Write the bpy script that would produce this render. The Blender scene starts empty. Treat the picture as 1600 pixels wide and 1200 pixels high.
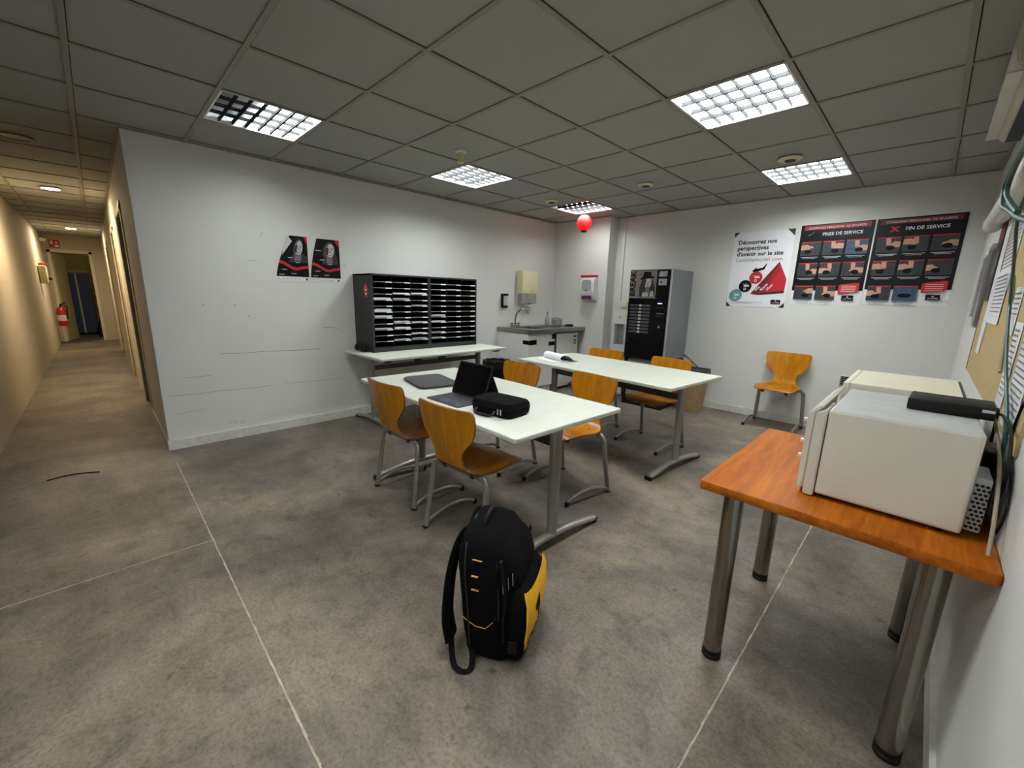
import bpy, bmesh, math, random
from mathutils import Vector, Matrix
random.seed(7)
S = bpy.context.scene
C = S.collection
PI = math.pi

# ---------------------------------------------------------------- camera
cd = bpy.data.cameras.new('camera'); cam = bpy.data.objects.new('camera', cd); C.objects.link(cam)
yaw, pitch, roll = -0.78370, -0.21212, 0.02497
fw = Vector((math.sin(yaw)*math.cos(pitch), math.cos(yaw)*math.cos(pitch), math.sin(pitch)))
rt = Vector((math.cos(yaw), -math.sin(yaw), 0)); up = rt.cross(fw)
r2 = math.cos(roll)*rt + math.sin(roll)*up; u2 = -math.sin(roll)*rt + math.cos(roll)*up
m3 = Matrix((r2, u2, -fw)).transposed()
cam.matrix_world = Matrix.Translation((4.2683, -0.6535, 1.3450)) @ m3.to_4x4()
cd.sensor_width = 36; cd.lens = 36*641.48/1600; cd.clip_start = 0.02; cd.clip_end = 60
S.camera = cam

# ---------------------------------------------------------------- world and exposure
w = bpy.data.worlds.new('world'); S.world = w; w.use_nodes = True
w.node_tree.nodes['Background'].inputs[0].default_value = (0.6, 0.65, 0.7, 1)
w.node_tree.nodes['Background'].inputs[1].default_value = 0.05
S.view_settings.view_transform = 'Standard'; S.view_settings.look = 'None'
S.view_settings.gamma = 1.0; S.view_settings.use_curve_mapping = False
S.view_settings.exposure = 0.9
LAMP = 21.0      # strength of the fluorescent tubes panels
CORR = 300.0      # strength of the warm corridor downlights

H = 2.46; XL = -0.06; XR = 4.49; YB = 4.78; YN = -1.36; YF = -3.0; XC = -.7; YC = -0.37; XE = -10.3

# ---------------------------------------------------------------- materials
def lin(c):
    return tuple(((v/255)/12.92 if v/255 <= .04045 else ((v/255+.055)/1.055)**2.4) for v in c)
MC = {}
def mat(name, rgb, rough=.6, metal=0., var=.06, scale=8., spec=.5, emis=None, es=0., bump=0., bscale=60., trans=0., alpha=1., stretch=None, var2=0., coat=0.):
    if name in MC: return MC[name]
    m = bpy.data.materials.new(name); m.use_nodes = True; nt = m.node_tree; b = nt.nodes['Principled BSDF']
    c = lin(rgb)
    b.inputs['Roughness'].default_value = rough; b.inputs['Metallic'].default_value = metal
    b.inputs['Specular IOR Level'].default_value = spec
    b.inputs['Coat Weight'].default_value = coat
    tc = nt.nodes.new('ShaderNodeTexCoord'); mp = nt.nodes.new('ShaderNodeMapping')
    if stretch: mp.inputs['Scale'].default_value = stretch
    nt.links.new(tc.outputs['Object'], mp.inputs[0])
    n = nt.nodes.new('ShaderNodeTexNoise'); n.inputs['Scale'].default_value = scale; n.inputs['Detail'].default_value = 5
    nt.links.new(mp.outputs[0], n.inputs[0])
    mx = nt.nodes.new('ShaderNodeMix'); mx.data_type = 'RGBA'
    mx.inputs['A'].default_value = (*[max(0, v*(1-var*2)) for v in c], 1)
    mx.inputs['B'].default_value = (*[min(1, v*(1+var*2)) for v in c], 1)
    nt.links.new(n.outputs[0], mx.inputs['Factor'])
    nt.links.new(mx.outputs['Result'], b.inputs['Base Color'])
    if bump:
        n2 = nt.nodes.new('ShaderNodeTexNoise'); n2.inputs['Scale'].default_value = bscale; n2.inputs['Detail'].default_value = 4
        nt.links.new(mp.outputs[0], n2.inputs[0])
        bp = nt.nodes.new('ShaderNodeBump'); bp.inputs['Strength'].default_value = bump; bp.inputs['Distance'].default_value = .004
        nt.links.new(n2.outputs[0], bp.inputs['Height']); nt.links.new(bp.outputs[0], b.inputs['Normal'])
    if emis:
        b.inputs['Emission Color'].default_value = (*emis, 1); b.inputs['Emission Strength'].default_value = es
    if trans: b.inputs['Transmission Weight'].default_value = trans
    b.inputs['Alpha'].default_value = alpha
    MC[name] = m; return m

def wood(name, dark, light, rough, axis, scale=1., spec=.5):
    m = bpy.data.materials.new(name); m.use_nodes = True; nt = m.node_tree; b = nt.nodes['Principled BSDF']
    b.inputs['Roughness'].default_value = rough; b.inputs['Specular IOR Level'].default_value = spec
    tc = nt.nodes.new('ShaderNodeTexCoord'); mp = nt.nodes.new('ShaderNodeMapping')
    s = [14., 14., 14.]; s[axis] = 1.1; mp.inputs['Scale'].default_value = [v*scale for v in s]
    nt.links.new(tc.outputs['Object'], mp.inputs[0])
    n = nt.nodes.new('ShaderNodeTexNoise'); n.inputs['Scale'].default_value = 1.2; n.inputs['Detail'].default_value = 3; n.inputs['Distortion'].default_value = .8
    n2 = nt.nodes.new('ShaderNodeTexNoise'); n2.inputs['Scale'].default_value = 9; n2.inputs['Detail'].default_value = 6
    nt.links.new(mp.outputs[0], n.inputs[0]); nt.links.new(mp.outputs[0], n2.inputs[0])
    ad = nt.nodes.new('ShaderNodeMath'); ad.operation = 'MULTIPLY_ADD'; ad.inputs[1].default_value = .35; nt.links.new(n2.outputs[0], ad.inputs[0]); 
    sc_ = nt.nodes.new('ShaderNodeMath'); sc_.operation = 'MULTIPLY'; sc_.inputs[1].default_value = .65; nt.links.new(n.outputs[0], sc_.inputs[0]); nt.links.new(sc_.outputs[0], ad.inputs[2])
    cr = nt.nodes.new('ShaderNodeValToRGB'); cr.color_ramp.elements[0].position = .3; cr.color_ramp.elements[1].position = .72
    cr.color_ramp.elements[0].color = (*lin(dark), 1); cr.color_ramp.elements[1].color = (*lin(light), 1)
    nt.links.new(ad.outputs[0], cr.inputs[0]); nt.links.new(cr.outputs[0], b.inputs['Base Color'])
    MC[name] = m; return m

def concrete(name):
    m = bpy.data.materials.new(name); m.use_nodes = True; nt = m.node_tree; b = nt.nodes['Principled BSDF']
    tc = nt.nodes.new('ShaderNodeTexCoord')
    def noise(scale, det, rough=.6, dist=0., st=None):
        n = nt.nodes.new('ShaderNodeTexNoise'); n.inputs['Scale'].default_value = scale; n.inputs['Detail'].default_value = det
        n.inputs['Roughness'].default_value = rough; n.inputs['Distortion'].default_value = dist
        if st:
            mp = nt.nodes.new('ShaderNodeMapping'); mp.inputs['Scale'].default_value = st; nt.links.new(tc.outputs['Object'], mp.inputs[0]); nt.links.new(mp.outputs[0], n.inputs[0])
        else: nt.links.new(tc.outputs['Object'], n.inputs[0])
        return n.outputs[0]
    def ramp(src, stops):
        r = nt.nodes.new('ShaderNodeValToRGB'); nt.links.new(src, r.inputs[0])
        while len(r.color_ramp.elements) < len(stops): r.color_ramp.elements.new(.5)
        for e, (p, c) in zip(r.color_ramp.elements, stops): e.position = p; e.color = (*c, 1)
        return r.outputs[0]
    def mul(a, c, f=1.):
        x = nt.nodes.new('ShaderNodeMix'); x.data_type = 'RGBA'; x.blend_type = 'MULTIPLY'; x.inputs['Factor'].default_value = f
        nt.links.new(a, x.inputs['A']); nt.links.new(c, x.inputs['B']); return x.outputs['Result']
    base = ramp(noise(1.1, 8, .66, .5), [(.32, lin((80, 74, 68))), (.5, lin((113, 105, 95))), (.68, lin((142, 131, 115)))])
    st = ramp(noise(6., 9, .75, .4), [(.34, (.55, .55, .56)), (.5, (.95, .95, .95)), (.72, (1.2, 1.17, 1.12))])
    fine = ramp(noise(75., 5, .75), [(.36, (.68, .67, .66)), (.5, (1., 1., 1.)), (.66, (1.2, 1.2, 1.2))])
    spots = ramp(noise(13., 3, .5), [(.27, (.35, .35, .35)), (.325, (1, 1, 1))])
    brush = ramp(noise(2.2, 6, .7, .3, (1, 5, 1)), [(.3, (.85, .85, .86)), (.7, (1.08, 1.07, 1.06))])
    c = mul(mul(mul(mul(base, st, .9), fine), spots, .7), brush)
    nt.links.new(c, b.inputs['Base Color'])
    r = ramp(noise(3., 5), [(.3, (.38,)*3), (.7, (.62,)*3)]); nt.links.new(r, b.inputs['Roughness'])
    b.inputs['Specular IOR Level'].default_value = .35
    bp = nt.nodes.new('ShaderNodeBump'); bp.inputs['Strength'].default_value = .15; bp.inputs['Distance'].default_value = .003
    nt.links.new(fine, bp.inputs['Height']); nt.links.new(bp.outputs[0], b.inputs['Normal'])
    MC[name] = m; return m

def wallmat(name, rgb):
    m = mat(name, rgb, rough=.75, var=.02, scale=2.5, spec=.3, bump=.25, bscale=140)
    nt = m.node_tree; b = nt.nodes['Principled BSDF']; src = b.inputs['Base Color'].links[0].from_socket
    tc = nt.nodes.new('ShaderNodeTexCoord'); n = nt.nodes.new('ShaderNodeTexNoise'); n.inputs['Scale'].default_value = 5; n.inputs['Detail'].default_value = 8; n.inputs['Roughness'].default_value = .8
    nt.links.new(tc.outputs['Object'], n.inputs[0])
    r = nt.nodes.new('ShaderNodeValToRGB'); r.color_ramp.elements[0].position = .22; r.color_ramp.elements[0].color = (.6, .59, .57, 1); r.color_ramp.elements[1].position = .34
    r.color_ramp.elements[1].color = (1, 1, 1, 1); nt.links.new(n.outputs[0], r.inputs[0])
    x = nt.nodes.new('ShaderNodeMix'); x.data_type = 'RGBA'; x.blend_type = 'MULTIPLY'; x.inputs['Factor'].default_value = .8
    nt.links.new(src, x.inputs['A']); nt.links.new(r.outputs[0], x.inputs['B']); nt.links.new(x.outputs['Result'], b.inputs['Base Color'])
    return m

M_wall = wallmat('wall_paint', (214, 215, 211))
M_skirt = mat('skirting_paint', (205, 204, 198), .6, var=.12, scale=20, bump=.2)
M_floor = concrete('concrete_floor')
M_joint = mat('joint_filler', (172, 162, 142), .8, var=.35, scale=18)
M_tile = mat('ceiling_tile', (162, 163, 158), .9, var=.02, scale=3, spec=.2, bump=.3, bscale=300)
M_grid = mat('ceiling_bar', (140, 136, 124), .5, var=.03)
M_dark = mat('gap_shadow', (18, 18, 18), .8)
M_alu = mat('grey_steel', (150, 148, 144), .38, .6, var=.08, scale=30)
M_alu2 = mat('dark_grey_steel', (72, 70, 68), .5, .5, var=.08)
M_chrome = mat('brushed_chrome', (150, 146, 138), .22, 1., var=.06, stretch=(1, 1, .1))
M_black = mat('black_plastic', (9, 9, 10), .5, var=.1, spec=.3)
M_blackm = mat('black_matt', (8, 8, 9), .8, var=.1, spec=.15)
M_gloss = mat('black_gloss', (4, 4, 6), .2, var=.05, spec=.3)
M_fab = mat('black_fabric', (10, 10, 11), .95, var=.3, scale=60, bump=.8, bscale=300, spec=.12)
M_fab2 = mat('charcoal_fabric', (82, 82, 84), .95, var=.15, scale=90, bump=.4, bscale=500, spec=.2)
M_yel = mat('yellow_fabric', (250, 182, 10), .7, var=.08, scale=20, bump=.3, bscale=200)
M_org = mat('orange_stitch', (205, 150, 70), .8)
M_white = mat('white_plastic', (218, 218, 214), .45, var=.03)
M_cream = mat('cream_plastic', (216, 212, 172), .45, var=.03)
M_offw = mat('aged_white_enamel', (208, 203, 190), .4, var=.05, scale=6)
M_dust = mat('dusty_grey_enamel', (176, 178, 176), .5, var=.12, scale=14)
M_top = mat('pale_green_laminate', (188, 203, 220), .32, var=.03, scale=10)
M_edge = mat("cream_edge_band", (196, 200, 188), .45, var=.05)
M_ply = wood('honey_plywood', (158, 94, 3), (210, 144, 20), .3, 2, 1., .3)
M_plye = mat('plywood_edge', (120, 70, 22), .6, var=.2, scale=60)
M_plys = wood('honey_plywood_seat', (146, 82, 2), (202, 134, 18), .28, 1, 1., .3)
M_desk = wood('cherry_laminate', (126, 58, 2), (196, 112, 26), .5, 1, 1., .14)
M_steel = mat('stainless_steel', (150, 150, 146), .28, .9, var=.12, scale=12)
M_paper = mat('white_paper', (226, 228, 232), .8, var=.02)
M_pap2 = mat('printed_paper', (176, 178, 184), .8, var=.3, scale=1, stretch=(1, 1, 160))
M_red = mat('red_print', (190, 28, 44), .5, var=.04)
M_dred = mat('dark_red_print', (110, 24, 34), .5, var=.05)
M_mred = mat('mid_red_print', (150, 24, 36), .5, var=.05)
M_ink = mat('black_print', (9, 9, 11), .5, var=.05, spec=.2)
M_navy = mat('dark_navy_print', (13, 18, 25), .25, var=.1, spec=.5)
M_teal = mat('teal_print', (96, 140, 144), .5, var=.04)
M_flesh = mat('hand_print', (196, 150, 130), .4, var=.1, scale=30)
M_gph = mat('grey_photo_print', (52, 56, 60), .35, var=.35, scale=30)
M_bph = mat('blue_photo_print', (58, 82, 104), .35, var=.25, scale=30)
M_g1 = mat('light_grey_print', (190, 190, 190), .5, var=.08, scale=40)
M_g2 = mat('mid_grey_print', (112, 110, 110), .5, var=.12, scale=40)
M_g3 = mat('dark_grey_print', (44, 42, 43), .5, var=.15, scale=40)
M_purple = mat('purple_print', (92, 30, 96), .4)
M_greyb = mat('machine_grey_side', (112, 116, 120), .45, .2, var=.04)
M_lit = mat('lamp_diffuser', (250, 250, 250), .5, emis=(.97, 1., .985), es=LAMP)
M_litoff = mat('unlit_reflector', (120, 124, 122), .35, .3, var=.05)
M_blade = mat('white_louvre', (232, 236, 240), .3, var=.02)
M_louvre = mat('grey_louvre', (52, 53, 54), 1., spec=0, var=.05)
M_warm = mat('warm_downlight', (255, 240, 210), .5, emis=(1., .80, .52), es=CORR)
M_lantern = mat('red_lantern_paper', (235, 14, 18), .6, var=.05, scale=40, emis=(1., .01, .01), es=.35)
M_green = mat('green_rubber', (18, 70, 62), .4, var=.1)
M_beigec = mat('beige_cable', (150, 140, 118), .5)
M_cork = mat('fibreboard', (188, 164, 118), .9, var=.12, scale=40, bump=.4)
M_clear = mat('clear_plastic', (150, 152, 156), .12, var=.05, spec=.6, alpha=.55)
M_blue = mat('blue_locker', (38, 62, 110), .5, var=.1)
M_brown = mat('brown_board', (120, 84, 40), .7, var=.1)
M_extr = mat('extinguisher_red', (170, 20, 26), .3)
M_warmwall = wallmat('corridor_paint', (208, 200, 184))
M_blab = mat('screen_blue', (60, 50, 200), .5, emis=(.25, .2, 1.), es=3.)
M_silver = mat('silver_label', (170, 172, 176), .35, .3)
M_bin = mat('woven_beige', (150, 122, 86), .8, var=.25, scale=50, bump=.5)
M_bag = mat('black_liner', (16, 16, 17), .3, var=.3, scale=20, bump=1., bscale=25)

# ---------------------------------------------------------------- builders
SPLIT = {'payment_panel', 'seat_rail', 'foot_cap', 'arm_cap', 'tape', 'stitching', 'screw', 'bracket', 'accent_tab', 'ear_cup', 'badge', 'foot', 'side_strap', 'divider', 'zipper', 'power_hole', 'button', 'button_plate', 'marking'}
def pieces(bm):
    # the far-apart pieces of a mesh, each a set of faces
    left = set(bm.verts); isl = []
    while left:
        st = [left.pop()]; cur = set(st)
        while st:
            for e in st.pop().link_edges:
                for q in e.verts:
                    if q in left: left.discard(q); cur.add(q); st.append(q)
        isl.append(cur)
    B = [([min(q.co[i] for q in c) for i in range(3)], [max(q.co[i] for q in c) for i in range(3)]) for c in isl]
    grp = list(range(len(isl)))
    for a in range(len(isl)):
        for b in range(a):
            gap = math.sqrt(sum(max(0, B[a][0][i]-B[b][1][i], B[b][0][i]-B[a][1][i])**2 for i in range(3)))
            if gap <= .004:
                ga, gb = grp[a], grp[b]
                grp = [gb if g == ga else g for g in grp]
    out = {}
    for g, c in zip(grp, isl): out.setdefault(g, set()).update(c)
    return list(out.values())
def obj(name, bm, mats, parent=None, smooth=False, label=None, angle=None):
    if name in SPLIT:
        ps = pieces(bm)
        if len(ps) > 1:
            first = None
            for c in ps:
                b = bmesh.new(); vm = {v: b.verts.new(v.co) for v in c}
                for f in bm.faces:
                    if f.verts[0] in c: nf = b.faces.new([vm[v] for v in f.verts]); nf.material_index = f.material_index
                o = obj1(name, b, mats, parent, smooth, label, angle); first = first or o
            bm.free(); return first
    return obj1(name, bm, mats, parent, smooth, label, angle)
def obj1(name, bm, mats, parent=None, smooth=False, label=None, angle=None):
    me = bpy.data.meshes.new(name)
    bmesh.ops.recalc_face_normals(bm, faces=bm.faces[:])
    bm.to_mesh(me); bm.free()
    for m in (mats if isinstance(mats, (list, tuple)) else [mats]): me.materials.append(m)
    if smooth:
        me.polygons.foreach_set('use_smooth', [True]*len(me.polygons))
        me.set_sharp_from_angle(angle=math.radians(angle or 40))
    o = bpy.data.objects.new(name, me); C.objects.link(o)
    if parent: o.parent = parent
    if label: o['label'] = label
    return o
def tag(o, label, cat, group=None, kind=None):
    o['label'] = label; o['category'] = cat
    if group: o['group'] = group
    if kind: o['kind'] = kind
    return o
def thing(name, label, cat, loc=(0, 0, 0), rz=0, group=None):
    o = bpy.data.objects.new(name, None); C.objects.link(o); o.empty_display_size = .05
    o.location = loc; o.rotation_euler = (0, 0, rz)
    return tag(o, label, cat, group)
def struct(name, bm, m, parent=None, smooth=False):
    o = obj(name, bm, m, parent, smooth)
    if not parent: o['kind'] = 'structure'
    return o
def box(x0, y0, z0, x1, y1, z1, bm=None, bev=0., seg=2, mi=0, M=None):
    b = bm or bmesh.new()
    t = bmesh.new()
    vs = [t.verts.new(p) for p in [(x0, y0, z0), (x1, y0, z0), (x1, y1, z0), (x0, y1, z0), (x0, y0, z1), (x1, y0, z1), (x1, y1, z1), (x0, y1, z1)]]
    for f in [(3, 2, 1, 0), (4, 5, 6, 7), (0, 1, 5, 4), (1, 2, 6, 5), (2, 3, 7, 6), (3, 0, 4, 7)]: t.faces.new([vs[i] for i in f])
    if bev > 0:
        bmesh.ops.bevel(t, geom=t.edges[:]+t.verts[:], offset=bev, segments=seg, affect='EDGES', profile=.5)
    return merge(b, t, mi, M)
def merge(b, t, mi=0, M=None):
    if M is not None: bmesh.ops.transform(t, matrix=M, verts=t.verts[:])
    vm = {v: b.verts.new(v.co) for v in t.verts}
    for f in t.faces:
        try: nf = b.faces.new([vm[v] for v in f.verts]); nf.material_index = mi if mi else f.material_index
        except ValueError: pass
    t.free(); return b
def prism(pts, z0, z1, bm=None, mi=0, bev=0., M=None, seg=2):
    t = bmesh.new()
    lo = [t.verts.new((p[0], p[1], z0)) for p in pts]; hi = [t.verts.new((p[0], p[1], z1)) for p in pts]
    t.faces.new(lo[::-1]); t.faces.new(hi); n = len(pts)
    for i in range(n): t.faces.new([lo[i], lo[(i+1) % n], hi[(i+1) % n], hi[i]])
    bmesh.ops.recalc_face_normals(t, faces=t.faces[:])
    if bev:
        es = [e for e in t.edges if abs(e.verts[0].co.z-e.verts[1].co.z) < 1e-6]
        bmesh.ops.bevel(t, geom=es, offset=bev, segments=seg, affect='EDGES', profile=.5)
    return merge(bm or bmesh.new(), t, mi, M)
def rrect(x0, y0, x1, y1, r, n=5):
    P = []
    for cx, cy, a in ((x1-r, y1-r, 0), (x0+r, y1-r, 90), (x0+r, y0+r, 180), (x1-r, y0+r, 270)):
        for k in range(n+1):
            t = math.radians(a+90*k/n); P.append((cx+r*math.cos(t), cy+r*math.sin(t)))
    return P
def lathe(prof, bm=None, n=24, mi=0, M=None, cap=True):
    t = bmesh.new(); rings = []
    for r, z in prof:
        rings.append([t.verts.new((r*math.cos(2*PI*k/n), r*math.sin(2*PI*k/n), z)) for k in range(n)])
    for a, b in zip(rings, rings[1:]):
        for k in range(n): t.faces.new([a[k], a[(k+1) % n], b[(k+1) % n], b[k]])
    if cap:
        t.faces.new(rings[0][::-1]); t.faces.new(rings[-1])
    return merge(bm or bmesh.new(), t, mi, M)
def catmull(P, k=6):
    P = [Vector(p) for p in P]; out = []
    Q = [P[0]*2-P[1]]+P+[P[-1]*2-P[-2]]
    for i in range(1, len(Q)-2):
        a, b, c, d = Q[i-1:i+3]
        for s in range(k):
            t = s/k; out.append(.5*((2*b)+(c-a)*t+(2*a-5*b+4*c-d)*t*t+(3*b-a-3*c+d)*t**3))
    out.append(P[-1]); return out
def tube(P, r, bm=None, n=10, mi=0, sm=6, flat=None, up_=None, M=None, taper=None):
    """r radius; flat=(a,b) half axes along side and up"""
    pts = catmull(P, sm) if sm else [Vector(p) for p in P]
    a, b = flat or (r, r); t = bmesh.new(); rings = []
    prev = Vector(up_) if up_ else None
    for i, p in enumerate(pts):
        d = (pts[min(i+1, len(pts)-1)]-pts[max(i-1, 0)]).normalized()
        if prev is None: prev = Vector((0, 0, 1)) if abs(d.z) < .9 else Vector((1, 0, 0))
        s = d.cross(prev)
        if s.length < 1e-4: s = d.cross(Vector((0, 1, 0)))
        s.normalize(); u = s.cross(d).normalized()
        if not up_: prev = u
        f = 1.
        if taper: f = taper[0]+(taper[1]-taper[0])*i/(len(pts)-1)
        rings.append([t.verts.new(p+s*(a*f*math.cos(2*PI*k/n))+u*(b*f*math.sin(2*PI*k/n))) for k in range(n)])
    for A, B in zip(rings, rings[1:]):
        for k in range(n): t.faces.new([A[k], A[(k+1) % n], B[(k+1) % n], B[k]])
    t.faces.new(rings[0][::-1]); t.faces.new(rings[-1])
    return merge(bm or bmesh.new(), t, mi, M)
def loft(rings, bm=None, mi=0, cap=True, M=None, closed=True):
    t = bmesh.new(); R = [[t.verts.new(p) for p in r] for r in rings]
    n = len(R[0])
    for A, B in zip(R, R[1:]):
        for k in range(n if closed else n-1): t.faces.new([A[k], A[(k+1) % n], B[(k+1) % n], B[k]])
    if cap and closed: t.faces.new(R[0][::-1]); t.faces.new(R[-1])
    return merge(bm or bmesh.new(), t, mi, M)
def sup(cx, cy, hx, hy, z, e=3.5, n=28):
    out = []
    for k in range(n):
        a = 2*PI*k/n; c, s = math.cos(a), math.sin(a)
        out.append((cx+hx*math.copysign(abs(c)**(2/e), c), cy+hy*math.copysign(abs(s)**(2/e), s), z))
    return out
def text_bm(s, size, bold=0., align='LEFT', space=1., shear=0.):
    cu = bpy.data.curves.new('t', 'FONT'); cu.body = s; cu.size = size; cu.offset = bold; cu.align_x = align; cu.resolution_u = 2
    cu.space_line = space; cu.shear = shear
    o = bpy.data.objects.new('t', cu); C.objects.link(o)
    dg = bpy.context.evaluated_depsgraph_get(); dg.update()
    me = o.evaluated_get(dg).to_mesh(); b = bmesh.new(); b.from_mesh(me)
    o.evaluated_get(dg).to_mesh_clear(); bpy.data.objects.remove(o); bpy.data.curves.remove(cu)
    return b
def add_text(bm, s, M, size, mi, **k):
    return merge(bm, text_bm(s, size, **k), mi, M)

class Art:
    """flat printed sheet: artwork in (u,v) metres from bottom left, on a surface given by f(u,v,lift)"""
    def __init__(s, f): s.bm = bmesh.new(); s.f = f; s.L = 0; s.mats = []
    def mi(s, m):
        if m not in s.mats: s.mats.append(m)
        return s.mats.index(m)
    def poly(s, pts, m, sub=1, layer=None):
        s.L += 1; l = (layer if layer is not None else s.L)*.00025
        P = []
        for i, p in enumerate(pts):
            q = pts[(i+1) % len(pts)]
            for k in range(sub): P.append((p[0]+(q[0]-p[0])*k/sub, p[1]+(q[1]-p[1])*k/sub))
        f = s.bm.faces.new([s.bm.verts.new(s.f(u, v, l)) for u, v in P]); f.material_index = s.mi(m)
    def rect(s, u0, v0, u1, v1, m, sub=1, layer=None): s.poly([(u0, v0), (u1, v0), (u1, v1), (u0, v1)], m, sub, layer)
    def disc(s, u, v, r, m, ry=None, n=20, layer=None): s.poly([(u+r*math.cos(2*PI*k/n), v+(ry or r)*math.sin(2*PI*k/n)) for k in range(n)], m, 1, layer)
    def grid(s, W, Hh, m, nx=8, ny=8):
        g = [[s.bm.verts.new(s.f(W*i/nx, Hh*j/ny, 0)) for i in range(nx+1)] for j in range(ny+1)]
        for j in range(ny):
            for i in range(nx):
                f = s.bm.faces.new([g[j][i], g[j][i+1], g[j+1][i+1], g[j+1][i]]); f.material_index = s.mi(m)
    def text(s, st, u, v, size, m, rot=0., **k):
        s.L += 1; l = s.L*.00025
        t = text_bm(st, size, **k); c, n = math.cos(rot), math.sin(rot)
        for x in t.verts:
            a, b = x.co.x, x.co.y; x.co = s.f(u+a*c-b*n, v+a*n+b*c, l)
        merge(s.bm, t, s.mi(m)); 
        # index 0 stays 0
    def build(s, name, parent=None):
        me = bpy.data.meshes.new(name); s.bm.to_mesh(me); s.bm.free()
        for m in s.mats: me.materials.append(m)
        o = bpy.data.objects.new(name, me); C.objects.link(o)
        if parent: o.parent = parent
        return o

# ================================================================ setting
struct('floor', box(XE-2.6, YF-.1, -.1, XR+.1, YB+.1, 0), M_floor)
j = bmesh.new()
rj = random.Random(3)
def joint(x0, y0, x1, y1, w_, bm):
    # chipped mortar line: short stretches of slightly varying width
    n = int(max(abs(x1-x0), abs(y1-y0))/.035); 
    for q in range(n):
        ww = w_*rj.uniform(.6, 1.15); dd = rj.uniform(-.001, .001)
        a, b = q/n, (q+1)/n
        if abs(x1-x0) > abs(y1-y0): box(x0+(x1-x0)*a, y0-ww/2+dd, .0004, x0+(x1-x0)*b, y0+ww/2+dd, .0010, bm)
        else: box(x0-ww/2+dd, y0+(y1-y0)*a, .0004, x0+ww/2+dd, y0+(y1-y0)*b, .0010, bm)
joint(.29, -.37, XR-.02, -.37, .007, j); joint(1.71, YF+.05, 1.71, -.375, .006, j); joint(3.968, -.36, 3.968, 3.2, .006, j)
struct('trim_1', j, M_joint)
jf = bmesh.new(); box(1.71, -.36, .0004, 1.714, .35, .0009, jf)
struct('trim_2', jf, mat('faded_joint', (128, 121, 106), .8, var=.3, scale=40))

def cells():
    lamps = {(1, 0), (1, 3), (5, 3), (5, 6), (1, 6), (5, 0), (5, -3)}
    return lamps
t = bmesh.new()
for i in range(-22, 9):
    for k in range(-6, 9):
        if (i, k) in cells(): continue
        x0, x1, y0, y1 = .6*i, .6*i+.6, .6*k, .6*k+.6
        x0 = max(x0, XE-2.6); x1 = min(x1, XR+.05); y0 = max(y0, (YF if x0 >= XC-.2 else YN)-.05); y1 = min(y1, YB+.05)
        if x1 <= x0 or y1 <= y0: continue
        if x1 < -.1 and y0 > YC+.05 and x0 > XE: continue
        v = [t.verts.new(p) for p in ((x0, y0, H), (x0, y1, H), (x1, y1, H), (x1, y0, H))]; t.faces.new(v)
struct('ceiling', t, M_tile)
bars = bmesh.new()
for i in range(-22, 8):
    X = .6*i; y1 = YB if i >= 0 else YC
    if i < -17: continue
    ya = YF if i >= 0 else YN
    box(X-.012, ya, H-.007, X+.012, y1, H-.0005, bars)
    box(X+.0125, ya, H-.002, X+.016, y1, H-.0006, bars, mi=1)  # dark strip paints the tile edge shadow in the gap beside each bar
for k in range(-4, 8):
    Y = .6*k; x0 = XL if Y > YC else (XE if Y > YN else XC)
    box(x0, Y-.012, H-.0072, XR, Y+.012, H-.0005, bars)
    box(x0, Y+.0125, H-.002, XR, Y+.016, H-.0006, bars, mi=1)
for (x0, y0, x1, y1) in ((XL, YC, XL+.02, YB), (.92, YB-.02, XR, YB), (XR-.02, YF, XR, YB), (XL, 4.55, .92, 4.57), (XE, YC-.02, XL, YC), (XE, YN, XC, YN+.02)):
    box(x0, y0, H-.009, x1, y1, H-.0004, bars)
struct('trim_3', bars, [M_grid, M_dark])

wl = bmesh.new(); box(XL-.16, YC, 0, XL, YB+.1, H, wl)
def scuff(pts, w_):
    for (y0, z0), (y1, z1) in zip(pts, pts[1:]):
        q = [wl.verts.new(p) for p in ((XL+.0004, y0, z0), (XL+.0004, y1, z1), (XL+.0004, y1, z1+w_), (XL+.0004, y0, z0+w_))]
        f = wl.faces.new(q); f.material_index = 1
scuff([(-.33, .458), (-.1, .450), (.02, .455), (.3, .443), (.45, .452)], .004); scuff([(.55, .45), (.8, .442), (1.14, .437)], .003)
scuff([(.06, .782), (.2, .774), (.4, .776), (.52, .768)], .004); scuff([(.50, .772), (.63, .767), (.72, .765), (.9, .767)], .006)
scuff([(-.2, .60), (-.1, .596), (-.02, .602)], .004); scuff([(.95, .98), (1.05, .975), (1.10, .96), (1.12, .93)], .005); scuff([(-.3, .30), (-.1, .31)], .003)
for y, z in ((.36, 1.586), (.385, 1.59), (.454, 1.807), (.47, 1.83), (.2, 1.2), (-.024, 1.2), (.06, .155), (.1, .15), (.158, .135), (1.28, 1.512), (1.255, 1.51), (1.2, 1.6), (.3, 1.1)): scuff([(y, z), (y+.014, z)], .008)
struct('wall_left', wl, [M_wall, mat('scuff_grey', (158, 156, 150), .8, var=.2, scale=50)])
struct('wall_back', box(XL, YB, 0, XR+.1, YB+.1, H), M_wall)
struct('wall_column', box(XL+.001, 4.57, 0, .92, YB-.001, H), M_wall)
struct('wall_right', box(XR, YF-.1, 0, XR+.1, YB, H), M_wall)
struct('wall_near', box(XE-.0, YN-.1, 0, XC, YN, H), M_warmwall)
struct('wall_behind', box(XC-.1, YF-.1, 0, XR, YF, H), M_wall)
struct('wall_side', box(XC-.1, YF, 0, XC, YN-.1, H), M_wall)
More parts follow.
